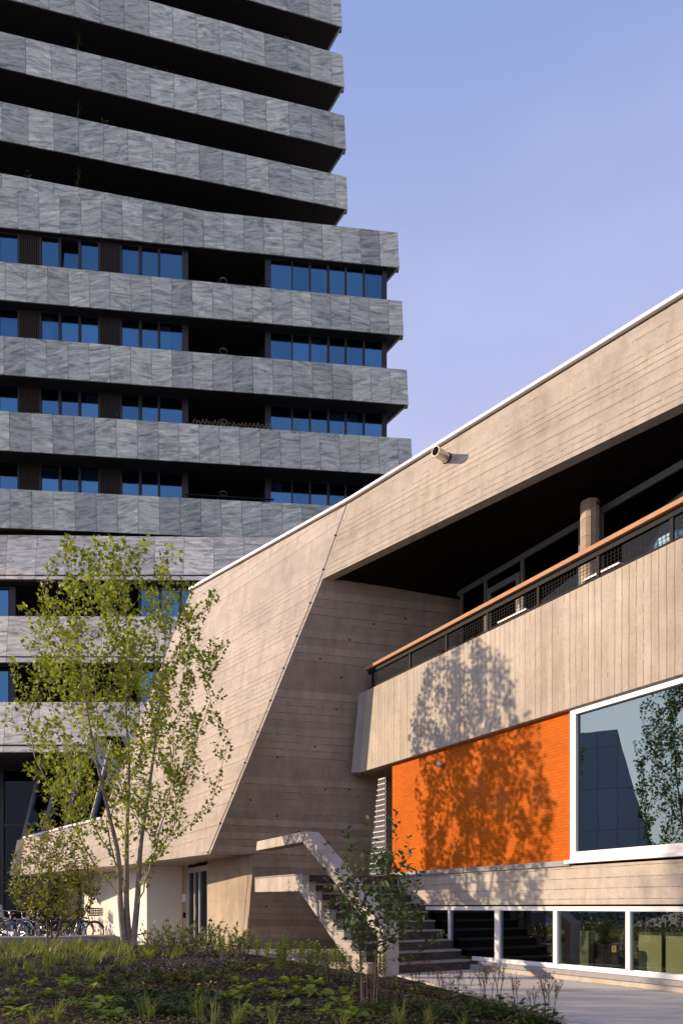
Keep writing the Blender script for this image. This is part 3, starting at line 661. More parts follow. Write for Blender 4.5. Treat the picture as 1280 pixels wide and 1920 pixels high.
b = MB(); b.fbox(a - .05, a + .05, 9.625, 9.7, .06, .6); b.build('sign_stand', M['black'], yp)
b = MB(); b.fbox(a - .008, a + .008, 9.594, 9.5995, .485, .545); b.build('mark', M['black'], yp)
# entrance recess behind the lattice
b = MB(); b.fbox(aP0 + .1, 15.5, 10.6, 10.7, 1.8, 4.45); b.build('recess_back', M['dark'], hall)

# lattice
lat = thing('lattice_gate', 'grey metal lattice gate between the recess wall and the orange panel', 'gate', tuple(fp(ua(706, 9.12), 9.12, 1.9)))
DL = 9.14
def latu(z): return 690 + (709 - 690) * (z - 1.9) / 2.25
aR_ = ua(722, DL)
for k in range(19):
    z = 1.98 + k * .122
    b = MB(); b.bar(fp(aR_, DL - .006, z), fp(ua(latu(z), DL), DL - .006, z), .016, .03); b.build('lattice_bar', M['lattice'], lat)
for k in range(8):
    a = aR_ + k * .088; ztop = 4.2
    zz = 4.2
    while ua(latu(zz), DL) < a and zz > 1.9: zz -= .02
    if zz > 2.1: b = MB(); b.bar(fp(a, DL + .012, 1.92), fp(a, DL + .012, zz), .028, .014, A); b.build('lattice_upright', M['lattice'], lat)

# staircase
ST = 6.61; R_ = .185; T_ = .2637; NR = 10; a_b = 9.87; a_t = a_b + T_ * (NR - 1)
stair = thing('outdoor_staircase', 'outdoor concrete staircase with dark treads and a cranked concrete parapet', 'staircase', tuple(fp(11, 7.8, 0)))
for k in range(NR - 1):
    z = R_ * (k + 1); a0 = a_b + T_ * k
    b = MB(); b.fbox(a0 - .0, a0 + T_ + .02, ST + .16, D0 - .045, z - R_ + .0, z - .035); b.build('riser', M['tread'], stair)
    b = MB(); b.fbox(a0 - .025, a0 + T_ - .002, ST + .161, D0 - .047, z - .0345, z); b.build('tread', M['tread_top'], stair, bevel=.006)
aL0 = ua(478, ST)
b = MB(); b.fbox(a_t - .02, aL0 - .02, ST + .16, D0 - .046, R_ * NR - .2, R_ * NR); b.build('landing', M['tread'], stair)
b = MB(); b.fbox(a_t + .0, aP0 + .9, D0 - .04, D0 + 1.5, R_ * NR - .2, R_ * NR - .01); b.build('threshold', M['con_shaded'], stair)
aL = ua(478, ST)
prof = [(aL, R_ * NR), (a_t - .01, R_ * NR)]
for k in range(NR - 1, 0, -1):
    prof += [(a_b + T_ * (k) - .01, R_ * k), (a_b + T_ * (k - 1) - .01, R_ * k)]
prof = prof + [(a_b - .01, 0.0)]
prof += [(a_b + .36, 0.0), (a_t + .12, R_ * NR - .33), (aL, R_ * NR - .31)]
# outer string as a stepped plate
b = MB(); b.prism([fp(a, ST, z) for a, z in prof], N * .15); b.build('string', M['con_stair'], stair)
# caps on the string's steps
for k in range(1, NR + 1):
    a0 = a_b + T_ * (k - 1) - .03; a1 = a0 + (T_ + .02 if k < NR else aL - a_t + .02)
    b = MB(); b.fbox(a0, a1, ST - .014, ST + .158, R_ * k + .001, R_ * k + .03); b.build('string_cap', M['con_grey'], stair)
# cranked parapet band
hw = .245
aK = ua(573, ST); zk = 2.72
aEnd = ua(716, ST); zE = .86
aKi = aK + .02
aT = aEnd - .06; ms = (zk - zE) / (aK - aT)
top = [(ua(484, ST), 2.70), (aK, zk), (aT, zE), (aT, 0.0)]
bot = [(aEnd + .09, 0.0), (aEnd + .09, zE + ms * .15 - .27), (aK + .06 / ms, zk - .21), (ua(482, ST), 2.49)]
b = MB(); b.prism([fp(a, ST - .03, z) for a, z in top + bot], N * .34); b.build('parapet', M['con_stair'], stair, bevel=.012)

# drain spout, lamp, lightning cable
pc = hit(838, 860, PI); pe = hit(838, 860, PI) + npi * .62
pe = at(813, 852, (pc + npi * .55).y)
dirp = (pe - pc).normalized(); pe = pc + npi * .40 - Z * .11
b = MB(); k = 16; R0 = .092
ax = (pe - pc).normalized(); x_ = ax.orthogonal().normalized(); y_ = ax.cross(x_)
ring = lambda c, r: [c + (x_ * math.cos(2 * math.pi * j / k) + y_ * math.sin(2 * math.pi * j / k)) * r for j in range(k)]
vv = ring(pc - ax * .05, R0) + ring(pe, R0) + ring(pe, R0 * .88) + ring(pc, R0 * .88)
ff = []
for i in range(3):
    for j in range(k): ff.append((i * k + j, i * k + (j + 1) % k, (i + 1) * k + (j + 1) % k, (i + 1) * k + j))
ff.append(tuple(3 * k + j for j in range(k)))
b.add(vv, ff); sp = tag(b.build('drain_spout', M['steel'], smooth=False), 'short steel drain pipe sticking out of the concrete roof fascia', 'pipe')
b = MB(); vv = ring(pc + ax * .0, R0 * 1.16) + ring(pc + ax * .03, R0 * 1.16) + ring(pc + ax * .03, R0 * 1.0) + ring(pc, R0)
ff = [(i * k + j, i * k + (j + 1) % k, (i + 1) * k + (j + 1) % k, (i + 1) * k + j) for i in range(3) for j in range(k)]
b.add(vv, ff); b.build('collar', M['black'], sp)
lc = fp(ua(828, D0), D0, 1.2 + 266 / FPX * fp(ua(828, D0), D0, 0).y)
b = MB(); b.tube([lc + N * .01, lc - N * .06], .06, 14); lamp = tag(b.build('wall_lamp', M['alu']), 'small round bulkhead lamp on the orange tiled panel', 'lamp')
b = MB(); b.tube([lc - N * .061, lc - N * .09, lc - N * .115], [.066, .064, .03], 14); b.build('lens', M['lampglass'], lamp, smooth=True)
cp = [hit(657, 935, PI), hit(606, 1084, PI), hit(398, 1600, PI)]
off = npi * .02
offs = [hit(652, 940, PI), hit(599, 1090, PI), hit(391, 1599, PI)]
b = MB(); b.tube([p + npi * .012 for p in offs], .007, 5); cbl = tag(b.build('lightning_cable', M['flash']), 'thin lightning cable clipped along the slanted edge of the concrete hall', 'cable')
for f0 in [i / 11 for i in range(12)]:
    tot = (offs[1] - offs[0]).length + (offs[2] - offs[1]).length; s_ = f0 * tot; l1 = (offs[1] - offs[0]).length
    p = offs[0].lerp(offs[1], s_ / l1) if s_ < l1 else offs[1].lerp(offs[2], (s_ - l1) / (tot - l1))
    b = MB(); b.ball(p + npi * .02, .022, 6, 4); b.build('clip', M['black'], cbl)

# sloped glazing at the far end of the hall
sg = thing('sloped_glazing', 'leaning glass wall with slanted pale mullions beyond the concrete face', 'window', tuple(hit(130, 1560, (npi, C1p - npi * 1.2))))
PS = (npi, C1p - npi * .62)
gp = [hit(30, 1585, PS), hit(205, 1541, PS), hit(262, 1380, PS), hit(100, 1380, PS)]
for (u0, v0, u1, v1) in ((44, 1578, 86, 1405), (82, 1566, 124, 1405), (125, 1552, 162, 1395), (172, 1545, 212, 1390)):
    b = MB(); p, q = hit(u0, v0, PS) + npi * .03, hit(u1, v1, PS) + npi * .03; b.bar(p, q, .07, .12, npi); b.build('mullion', M['flash'], sg)
b = MB(); b.prism(gp, -npi * .02); b.build('pane', M['glass_s'], sg)
b = MB(); b.prism([p - npi * .8 for p in gp], -npi * .1); b.build('backing', plain('brown_interior', (0.05, 0.04, 0.035), .9), sg)

# ------------------------------------------------------------------ stone tower
tower = thing('stone_tower', 'tall apartment tower clad in grey veined stone bands with dark loggias and blue windows', 'tower', (-6, 33, 0))
def vplane(uL, YL, dirv, o=0.0):
    d = V((dirv[0], dirv[1], 0)).normalized(); n = V((d.y, -d.x, 0))     # facing the camera
    if n.y > 0: n = -n
    p = V(((uL - CX) / FPX * YL, YL, 0)); return (n, p + n * o), d
G_ = V((-0.58, 0.815, 0))
def band(pl, d, tl, bl, tr, br, pitch, ext, shift=0.0, side=True, depth=7.0, slab=True, mat='stone'):
    n, _ = pl
    TL, BL, TR, BR = hit(*tl, pl), hit(*bl, pl), hit(*tr, pl), hit(*br, pl)
    lt = (TR - TL); lb = (BR - BL); Lt = lt.length + ext; Lb = lb.length + ext; lt.normalize(); lb.normalize()
    ln = (Lt + Lb) / 2; s = shift; first = True; cuts = [0.0]
    c = pitch * shift if shift > 0.15 else pitch
    while c < ln - .3: cuts.append(c); c += pitch * random.uniform(.985, 1.015)
    cuts.append(ln)
    for i in range(len(cuts) - 1):
        g = .007; s0, s1 = cuts[i] + (g if i else 0), cuts[i + 1] - g
        k = random.uniform(-.004, .004)
        q = [BR - lb * (s1 * Lb / ln), BR - lb * (s0 * Lb / ln), TR - lt * (s0 * Lt / ln), TR - lt * (s1 * Lt / ln)]
        q = [p + n * (.045 + k) for p in q]
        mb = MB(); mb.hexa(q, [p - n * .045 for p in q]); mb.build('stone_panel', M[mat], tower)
    BLx, TLx = BR - lb * Lb, TR - lt * Lt
    q = [BLx + Z * .012, BR + Z * .012, TR - Z * .02, TLx - Z * .02]
    mb = MB(); mb.hexa([p - n * .006 for p in q], [p - n * .25 for p in q]); mb.build('parapet_core', M['slab'], tower)
    if side:
        mb = MB(); q = [BR - n * .02 - lt * .01, BR + G_ * 6, TR + G_ * 6, TR - n * .02 - lt * .01]; off = -lt * .1
        mb.hexa(q, [p + off for p in q]); mb.build('stone_side', M['stone'], tower)
    if slab:
        f = [BLx + Z * .03 - n * .03, BR + Z * .03 - n * .03, BR + G_ * 6 + Z * .03, BLx - n * depth + Z * .03]
        mb = MB(); mb.prism(f, Z * .26); mb.build('floor_slab', M['slab'], tower)
    return BR, TR
# middle block
DM = (9.66, 1.0)
mid = [((0, 355), (0, 427), (745, 438), (748, 503)), ((0, 492), (0, 563), (753, 566), (756, 630)), ((0, 631), (0, 703), (762, 695), (765, 760)),
       ((0, 772), (0, 845), (770, 824), (773, 893)), ((0, 917), (0, 990), (778, 957), (781, 1024))]
corn = []
for i, (tl, bl, tr, br) in enumerate(mid):
    pl, dm = vplane(0, 29.3, DM, 0.22 * i)
    corn.append(band(pl, dm, tl, bl, tr, br, 0.87, 5.0, [.0, .75, .9, .7, .8][i]))
plM, dm = vplane(0, 29.3, DM, -0.14)
nM = plM[0]
# glazing rows: between band i (above) and band i+1 (below)
groups = [(-75, [(-68, -40), (-36, -6), (0, 33)]), (78, [(78, 110), (115, 147), (152, 184)]), (229, [(229, 260), (266, 296), (300, 341)]),
          (508, [(508, 546), (549, 579), (583, 613), (618, 646), (650, 680), (684, 716)])]
groups[0] = (-40, [(-38, -5), (-1, 33)])
clads = [(33, 78), (184, 229), (-90, -40)]
curt = {0: [(229, 341), (508, 546), (549, 640), (690, 716)], 1: [(78, 96), (583, 600), (300, 318)], 2: [(160, 184), (618, 670)], 3: [(78, 105), (150, 184), (508, 530)]}
def gpt_(u, z, o=0.0):
    n, p = plM; d = V(((u - CX) / FPX, 1, 0)); t = n.dot(p) / n.dot(d); q = d * t; return V((q.x, q.y, z)) - n * o
for i in range(4):
    zt_ = corn[i][0].z + .03; zb_ = corn[i + 1][1].z - 1.1
    H_ = zt_ - zb_
    for gi, (g0, panes) in enumerate(groups):
        u0, u1 = panes[0][0] - 4, panes[-1][1] + 4
        if gi == 3: u0, u1 = 497, 725
        if gi == 2: u1 = 353
        fr = MB()
        def fb(a, b_, z0, z1, o0=-.0, o1=.12):
            q = [gpt_(a, z0, o0), gpt_(b_, z0, o0), gpt_(b_, z1, o0), gpt_(a, z1, o0)]; fr.hexa(q, [p - nM * (o1 - o0) for p in q])
        fb(u0, u1, zt_ - .05, zt_ + .0); fb(u0, u1, zb_, zb_ + .12)
        ed = [u0] + [x for p in panes for x in p] + [u1]
        for k in range(0, len(ed), 2):
            if ed[k + 1] > ed[k] + .5: fb(ed[k], ed[k + 1], zb_ + .12, zt_ - .05, .002, .118)
        w = fr.build('window_frame', M['frame_dark'], tower)
        for k, (a, b_) in enumerate(panes):
            pm = MB(); oo = .06; tilt = .0
            q = [gpt_(a - .3, zb_ + .12, oo), gpt_(b_ + .3, zb_ + .12, oo), gpt_(b_ + .3, zt_ - .05, oo), gpt_(a - .3, zt_ - .05, oo)]
            if i == 0 and gi == 1 and k == 1: q = [q[0] + nM * .0, q[1], q[2] - nM * .18 - Z * .12, q[3] - nM * .18 - Z * .12]
            pm.hexa(q, [p - nM * .02 for p in q]); po = pm.build('pane', M['glass_t'], w)
        # dark room behind
        q = [gpt_(u0, zb_, .75), gpt_(u1 - 6, zb_, .75), gpt_(u1 - 6, zt_, .75), gpt_(u0, zt_, .75)]
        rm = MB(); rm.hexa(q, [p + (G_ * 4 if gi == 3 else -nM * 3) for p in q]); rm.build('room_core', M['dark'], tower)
        if gi == 3:
            q = [gpt_(725, zb_, .0), gpt_(725, zb_, .0) + G_ * 5, gpt_(725, zt_, .0) + G_ * 5, gpt_(725, zt_, .0)]
            sm = MB(); sm.hexa(q, [p + V((-.1, -.02, 0)) for p in q]); sm.build('side_glazing', M['frame_dark'], tower)
        for (c0, c1) in curt[i]:
            if c0 >= u0 - 2 and c1 <= u1 + 2:
                cm = MB(); n_ = int((c1 - c0) / 1.6); bt = []; tp_ = []
                for k in range(n_ + 1):
                    u = c0 + (c1 - c0) * k / n_; oo = .22 + .045 * math.sin(k * 1.7) + .02 * math.sin(k * .6)
                    bt.append(gpt_(u, zb_ + .1, oo)); tp_.append(gpt_(u, zt_ - .05, oo))
                vs_ = bt + tp_; m_ = n_ + 1
                cm.add(vs_, [(k, k + 1, m_ + k + 1, m_ + k) for k in range(n_)]); cm.build('curtain', M['curtain'], w, smooth=True)
    for c0, c1 in clads:
        cl = MB(); q = [gpt_(c0 + 3, zb_, .04), gpt_(c1 - 3, zb_, .04), gpt_(c1 - 3, zt_, .04), gpt_(c0 + 3, zt_, .04)]
        cl.hexa(q, [p - nM * .5 for p in q])
        n_ = 9
        for k in range(n_):
            u = c0 + 3.5 + (c1 - c0 - 7) * k / n_; u2 = u + (c1 - c0 - 7) / n_ * .62
            q = [gpt_(u, zb_, .0), gpt_(u2, zb_, .0), gpt_(u2, zt_, .0), gpt_(u, zt_, .0)]; cl.hexa(q, [p - nM * .042 for p in q])
        cl.build('timber_cladding', M['clad'], tower)
    # loggia: back, side walls, rail, ring lamp
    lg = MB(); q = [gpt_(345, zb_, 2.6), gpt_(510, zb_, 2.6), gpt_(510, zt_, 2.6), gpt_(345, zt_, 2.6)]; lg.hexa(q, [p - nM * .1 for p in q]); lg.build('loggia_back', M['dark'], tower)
    zr_ = corn[i + 1][1].z + [.27, .12, .16, .22][i]
    bo = .18 - .22 * (i + 1)
    rl = MB()
    for zz, w_ in ((zr_, .05), (zr_ - .14, .03)): rl.bar(gpt_(352, zz, bo - .1), gpt_(502 + i * 4, zz, bo - .1), w_, w_)
    for k in range(6): 
        u = 356 + k * 28; rl.bar(gpt_(u, zr_ - .9, bo - .1), gpt_(u, zr_, bo - .1), .03, .03, dm)
    rl.build('loggia_rail', M['black'], tower)
    lm = MB(); c_ = gpt_(415, corn[i][0].z - .03, 1.3)
    lm.tube([c_ + V((.17 * math.cos(t), .17 * math.sin(t), 0)) for t in np.linspace(0, 2 * math.pi, 17)[:-1]], .028, 6, closed=True); lm.build('ring_lamp', M['lgrey'], tower)
# core of the middle block
cM = corn[4][0]; mb = MB()
p0 = gpt_(480, 0, 3.0); p1 = gpt_(-260, 0, 3.0)
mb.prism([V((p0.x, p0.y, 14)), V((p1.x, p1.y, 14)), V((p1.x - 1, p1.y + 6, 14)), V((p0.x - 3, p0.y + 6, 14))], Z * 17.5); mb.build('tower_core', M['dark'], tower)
# terrace deck closing the top of the middle block
tz = corn[0][1].z - 1.2
mb = MB(); mb.prism([gpt_(-100, tz, .3), gpt_(735, tz, .3), gpt_(735, tz, .3) + G_ * 5, gpt_(-100, tz, 8)], -Z * .2); mb.build('terrace_deck', M['slab'], tower)
# upper shaft
DU = (16.02, 3.3)
upp = [((0, -206), (0, -134), (638, -7), (641, 52)), ((0, -75), (0, -4), (642, 105), (645, 165)), ((0, 61), (0, 128), (645, 218), (648, 281)), ((0, 192), (0, 264), (649, 333), (651, 394)), ((0, 326), (0, 398), (653, 447), (655, 510))]
ucor = []
for i, (tl, bl, tr, br) in enumerate(upp):
    pl, du = vplane(0, 31.5, DU, 0.0)
    ucor.append(band(pl, du, tl, bl, tr, br, 1.12, 5.0, [.5, .55, .55, .55, .6][i]))
nU = pl[0]; cU = ucor[2][0]
for i in range(len(upp)):                          # thin black guard rail above the parapet corner
    TRu = ucor[i][1]; mb = MB(); mb.bar(TRu - du * .1 + Z * .06 - nU * .2, TRu - du * .7 + Z * .06 - nU * .2, .05, .05)
    mb.bar(TRu - du * 8 + Z * .05 - nU * .2, TRu - du * .7 + Z * .05 - nU * .2, .05, .05); mb.build('guard_rail', M['black'], tower)
c0 = V((cU.x, cU.y, 0)) - du * 3.3 - nU * 2.4; c1_ = c0 - du * 24
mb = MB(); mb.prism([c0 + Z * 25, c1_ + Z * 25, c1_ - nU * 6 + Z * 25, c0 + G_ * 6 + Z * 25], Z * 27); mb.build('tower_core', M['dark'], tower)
mb = MB(); mb.prism([V((cU.x, cU.y, 51.6)) - du * .2, V((cU.x, cU.y, 51.6)) - du * 26, V((cU.x, cU.y, 51.6)) - du * 26 - nU * 8, V((cU.x, cU.y, 51.6)) + G_ * 7], Z * .4); mb.build('tower_roof', M['slab'], tower)
# battered podium
nP = V((0, -1, .45)).normalized(); PP = (nP, V((0, 28.75, 16.8)))
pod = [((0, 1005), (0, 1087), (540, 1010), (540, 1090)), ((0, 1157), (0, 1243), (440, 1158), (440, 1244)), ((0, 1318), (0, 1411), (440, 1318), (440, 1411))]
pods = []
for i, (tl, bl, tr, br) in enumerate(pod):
    pods.append(band(PP, V((1, 0, 0)), tl, bl, tr, br, 1.22, 4.5, [.5, .2, .8][i], side=False, slab=False, mat='stone_sunlit'))
for i in range(3):
    z = pods[i][0].z; y = pods[i][0].y
    mb = MB(); mb.box(-19, 3, y + .06, y + 5, z + .03, z + .3); mb.build('floor_slab', M['slab'], tower)
    if i < 2:
        zlo = pods[i + 1][1].z - .9; yy = y + .42
        mb = MB(); 
        xs = [(-19, -14.3), (-14.0, (18 - CX) / FPX * (yy)), ]
        px = lambda u: (u - CX) / FPX * yy
        fr = MB(); fr.box(px(18), px(30), yy - .02, yy + .1, zlo, z); fr.box(px(-70), px(-62), yy, yy + .1, zlo, z); fr.box(px(-62), px(18), yy, yy + .1, z - .1, z)
        w = fr.build('window_frame', M['frame_dark'], tower)
        f2 = MB(); f2.box(px(236), px(430), yy, yy + .1, z - .1, z)
        for u in (236, 262, 300, 338): f2.box(px(u) - .05, px(u) + .05, yy + .005, yy + .095, zlo, z - .1)
        w2 = f2.build('window_frame', M['frame_dark'], tower)
        for a, b_ in ((-62, 18), (262, 300), (300, 338), (338, 420)):
            pm = MB(); pm.box(px(a) + .06, px(b_) - .06, yy + .04, yy + .06, zlo, z - .1); pm.build('pane', M['glass_t'], w if a < 0 else w2)
        mb.box(-19, 3, yy + 2.2, yy + 2.4, zlo - .3, z + .1); mb.build('loggia_back', M['dark'], tower)
        pm = MB(); pm.box(px(28), px(236), yy + 1.9, yy + 1.95, zlo, zlo + 1.0); pm.build('loggia_pane', M['glass_t'], tower)
# ground floor glazing below the podium
yg = pods[2][0].y + 2.6; zg = pods[2][0].z
px = lambda u: (u - CX) / FPX * yg
fr = MB()
for u in (-40, 4, 150, 250): fr.box(px(u) - .07, px(u) + .07, yg, yg + .12, 0, zg)
for z in (2.1, 4.35, zg - .12): fr.box(-18, 2, yg + .01, yg + .11, z, z + .1)
w = fr.build('ground_floor_frame', M['frame_dark'], tower)
for a, b_ in ((-90, -40), (-40, 4), (4, 150), (150, 250), (250, 330)):
    pm = MB(); pm.box(px(a) + .071, px(b_) - .071, yg + .05, yg + .07, 0, zg); pm.build('pane', M['glass_d'], w)
mb = MB(); mb.box(-20, 4, yg + 3, yg + 3.2, 0, zg); mb.build('lobby_wall', M['dark'], tower)
mb = MB(); mb.box(-20, 4, pods[2][0].y + .1, yg + 3, zg + .002, zg + .025); mb.build('podium_soffit', M['slab'], tower)

# the far pale stone block that the picture window mirrors
far = MB(); X0 = -116.0; 
q = [(X0, 24.5, 0), (X0, 62, 0), (X0, 62, 33), (X0, 18.6, 33)]
q = [(X0, 11.8, 0), (X0, 60, 0), (X0, 60, 33), (X0, 20.5, 33)]
far.hexa(q, [(x - 12, y + 3, z) for x, y, z in q])
def fb_mat():
    m, t, b = new_mat('far_stone_blocks'); p = pos(t)
    cx = t.nodes.new('ShaderNodeCombineXYZ'); lk(t, dotv(t, p, (0, 1, 0)), cx.inputs[0]); lk(t, dotv(t, p, (0, 0, 1)), cx.inputs[1])
    br = t.nodes.new('ShaderNodeTexBrick'); lk(t, cx.outputs[0], br.inputs['Vector']); br.offset = 0
    br.inputs['Brick Width'].default_value = 3.4; br.inputs['Row Height'].default_value = 7.5; br.inputs['Mortar Size'].default_value = .10; br.inputs['Scale'].default_value = 1
    br.inputs['Color1'].default_value = (.80, .77, .74, 1); br.inputs['Color2'].default_value = (.74, .71, .68, 1); br.inputs['Mortar'].default_value = (.5, .48, .46, 1)
    lk(t, br.outputs[0], b.inputs['Base Color']); b.inputs['Roughness'].default_value = .7; return m
tag(far.build('stone_block', fb_mat()), 'large pale stone building mirrored in the picture window', 'building')

# ------------------------------------------------------------------ trees and shrubs
def basis(d):
    d = d.normalized(); x = d.orthogonal().normalized(); return d, x, d.cross(x)
MAPLE = [(0, 0), (.10, .16), (.40, .10), (.34, .26), (.50, .42), (.30, .44), (.30, .60), (.14, .58), (0, 1.0)]
MAPLE = MAPLE + [(-x, y) for x, y in MAPLE[-2:0:-1]]
OVAL = [(0, 0), (.17, .22), (.23, .5), (.15, .8), (0, 1.0), (-.15, .8), (-.23, .5), (-.17, .22)]
LANCE = [(0, 0), (.09, .3), (.09, .6), (0, 1.0), (-.09, .6), (-.09, .3)]
def add_leaf(vs, fs, p, d, nrm, size, tmpl, fold=.12, curl=.15):
    d = d.normalized(); x = d.cross(nrm)
    if x.length < 1e-4: x = d.orthogonal()
    x.normalize(); n = x.cross(d)
    b = len(vs)
    vs.append(tuple(p + d * (size * .42) - n * (size * .02)))
    for (a, t) in tmpl:
        vs.append(tuple(p + x * (a * size) + d * (t * size) + n * (abs(a) * fold * size - curl * t * t * size)))
    k = len(tmpl)
    for i in range(k): fs.append((b, b + 1 + i, b + 1 + (i + 1) % k))
class Tree:
    def __init__(s, stems, seed):
        s.P = []; s.par = []; s.rg = random.Random(seed); s.paths = []
        for st in stems:
            s.addpath(None, st)
        s.main = len(s.paths)
    def addpath(s, start, pts):
        ids = [] if start is None else [start]
        for p in pts:
            s.P.append(V(p)); s.par.append(ids[-1] if ids else None); ids.append(len(s.P) - 1)
        s.paths.append(ids); return ids
    def grow(s, targets, minrise=.25, zmin=0.0, bend=.5):
        r = s.rg
        cache = np.array([tuple(p) for p in s.P])
        for T in targets:
            if len(s.P) > len(cache): cache = np.vstack([cache, np.array([tuple(p) for p in s.P[len(cache):]])])
            arr = cache; d = np.array(tuple(T)) - arr
            dist = np.linalg.norm(d, axis=1); hor = np.linalg.norm(d[:, :2], axis=1)
            cost = dist + np.where(d[:, 2] < minrise * hor, 5 + 3 * (minrise * hor - d[:, 2]), 0) + np.where(arr[:, 2] < zmin, 4, 0)
            i = int(np.argmin(cost))
            a = s.P[i]; L_ = (T - a).length
            if L_ < .08: continue
            h = V((T.x - a.x, T.y - a.y, 0)); c = a + h * (.5 + bend * .4) + Z * ((T.z - a.z) * (.5 - bend * .35))
            n = max(2, int(L_ / .16)); pts = []
            for k in range(1, n + 1):
                t = k / n; q = a * (1 - t) ** 2 + c * 2 * t * (1 - t) + T * t * t
                if k < n: q = q + V((r.uniform(-1, 1), r.uniform(-1, 1), r.uniform(-1, 1))) * .012 * min(2, L_)
                pts.append(q)
            s.addpath(i, pts)
    def radii(s, r0, ex):
        w = [0.0] * len(s.P); kids = [0] * len(s.P)
        for i, p in enumerate(s.par):
            if p is not None: kids[p] += 1
        for i in range(len(s.P) - 1, -1, -1):
            if kids[i] == 0: w[i] += 1
            if s.par[i] is not None: w[s.par[i]] += w[i]
        s.r = [r0 * max(1, x) ** ex for x in w]
    def mesh(s, rmax=.09, base_flare=1.0):
        m = MB()
        for k, ids in enumerate(s.paths):
            pts = [s.P[i] for i in ids]; rr = [min(rmax, s.r[i]) for i in ids]
            if k >= s.main and len(rr) > 1: rr[0] = rr[1]
            if len(pts) < 2: continue
            mx = max(rr)
            m.tube(pts, rr, 8 if mx > .03 else (5 if mx > .01 else 3), cap=mx > .01)
        return m
    def leaves(s, per_m, size, tmpl, frac=.75, spread=.08, up=.45, pet=.03, droop=.1, pair=True, keep=None):
        r = s.rg; vs = []; fs = []
        for k, ids in enumerate(s.paths):
            pts = [s.P[i] for i in ids]; n = len(pts)
            seg = [(pts[i + 1] - pts[i]).length for i in range(n - 1)]; L_ = sum(seg)
            if k < s.main: a0 = L_ * .55
            else: a0 = L_ * (1 - frac)
            t = a0 + r.uniform(0, .5) / per_m; 
            while t < L_ + .02:
                u = min(t, L_ - 1e-4); i = 0
                while i < n - 2 and u > seg[i]: u -= seg[i]; i += 1
                p = pts[i].lerp(pts[i + 1], min(1, u / max(seg[i], 1e-6))); d, x, y = basis(pts[i + 1] - pts[i])
                if keep is None or keep(p):
                    th = r.uniform(0, 6.28)
                    for q in range(2 if pair else 1):
                        a = th + q * math.pi + r.uniform(-.5, .5)
                        o_ = (x * math.cos(a) + y * math.sin(a)); dr = (o_ * 1.0 + d * r.uniform(.2, .9) + Z * r.uniform(-droop - .3, .35)).normalized()
                        nr = (V((r.uniform(-1, 1), r.uniform(-1, 1), r.uniform(-1, 1))) * (1 - up) + Z * up + V((-.25, -.15, 0)))
                        sz = size * r.uniform(.55, 1.15)
                        add_leaf(vs, fs, p + o_ * (pet * r.uniform(.5, 1.5)), dr, nr, sz, tmpl, r.uniform(.05, .3), r.uniform(0, .3))
                t += r.uniform(.6, 1.4) / per_m
        return vs, fs
def env_points(n, inside, box, rg, key=None):
    out = []
    while len(out) < n:
        p = V((rg.uniform(*box[0]), rg.uniform(*box[1]), rg.uniform(*box[2])))
        if inside(p): out.append(p)
    return out
def polyline(pts, step=.14):
    out = [V(pts[0])]
    for a, b in zip(pts[:-1], pts[1:]):
        a, b = V(a), V(b); n = max(1, int((b - a).length / step))
        for k in range(1, n + 1): out.append(a.lerp(b, k / n))
    # soften the corners
    for _ in range(3):
        out = [out[0]] + [(out[i - 1] + out[i] * 2 + out[i + 1]) / 4 for i in range(1, len(out) - 1)] + [out[-1]]
    return out

# --- the maple in the bed
YM = 13.5
mb0 = at(240, 1790, YM); mb0.z = float(hm(mb0.x, mb0.y)) - .05
def mp(u, v, dy=0.0): return at(u, v, YM + dy)
stems = [polyline([V((mb0.x - .06, YM, mb0.z)), mp(226, 1700, -.02), mp(223, 1600, -.05), mp(198, 1500, -.2), mp(172, 1380, -.4), mp(150, 1240, -.5), mp(138, 1110, -.55), mp(131, 1008, -.55)]),
         polyline([V((mb0.x + .02, YM + .07, mb0.z)), mp(237, 1700, .08), mp(238, 1560, .12), mp(243, 1440, .2), mp(236, 1330, .25), mp(240, 1200, .3), mp(226, 1020, .3)]),
         polyline([V((mb0.x + .10, YM - .02, mb0.z)), mp(258, 1690, .0), mp(264, 1580, -.05), mp(280, 1480, -.1), mp(298, 1340, -.15), mp(312, 1180, -.2), mp(315, 1022, -.2)]),
         ]
mt = Tree(stems, 5)
outl_v = [1000, 1060, 1130, 1200, 1280, 1370, 1450, 1530, 1600]
outl_l = [116, 86, 52, 40, 36, 36, 60, 105, 175]
outl_r = [330, 350, 384, 402, 404, 408, 392, 360, 318]
def mins(p):
    u = CX + FPX * p.x / p.y; v = VH - FPX * (p.z - CAMZ) / p.y
    if v < 1000 or v > 1600: return False
    l, r_ = np.interp(v, outl_v, outl_l), np.interp(v, outl_v, outl_r); c = (l + r_) / 2; hw_ = (r_ - l) / 2
    dx = (u - c) / hw_; dz = (p.y - YM) / (hw_ / FPX * YM * .8)
    return dx * dx + dz * dz < 1
zlo, zhi = mp(240, 1595).z, mp(240, 1005).z
R1 = random.Random(11)
bx = ((-6.8, -1.6), (YM - 2.2, YM + 2.2), (zlo, zhi))
def shell(p):
    if not mins(p): return False
    u = CX + FPX * p.x / p.y; v = VH - FPX * (p.z - CAMZ) / p.y
    l, r_ = np.interp(v, outl_v, outl_l), np.interp(v, outl_v, outl_r); c = (l + r_) / 2; hw_ = (r_ - l) / 2
    q = ((u - c) / hw_) ** 2 + ((p.y - YM) / (hw_ / FPX * YM * .8)) ** 2
    return q > (.55 if v > 1250 else .12) and v < 1560
t1 = env_points(105, shell, bx, R1); t1.sort(key=lambda p: p.z)
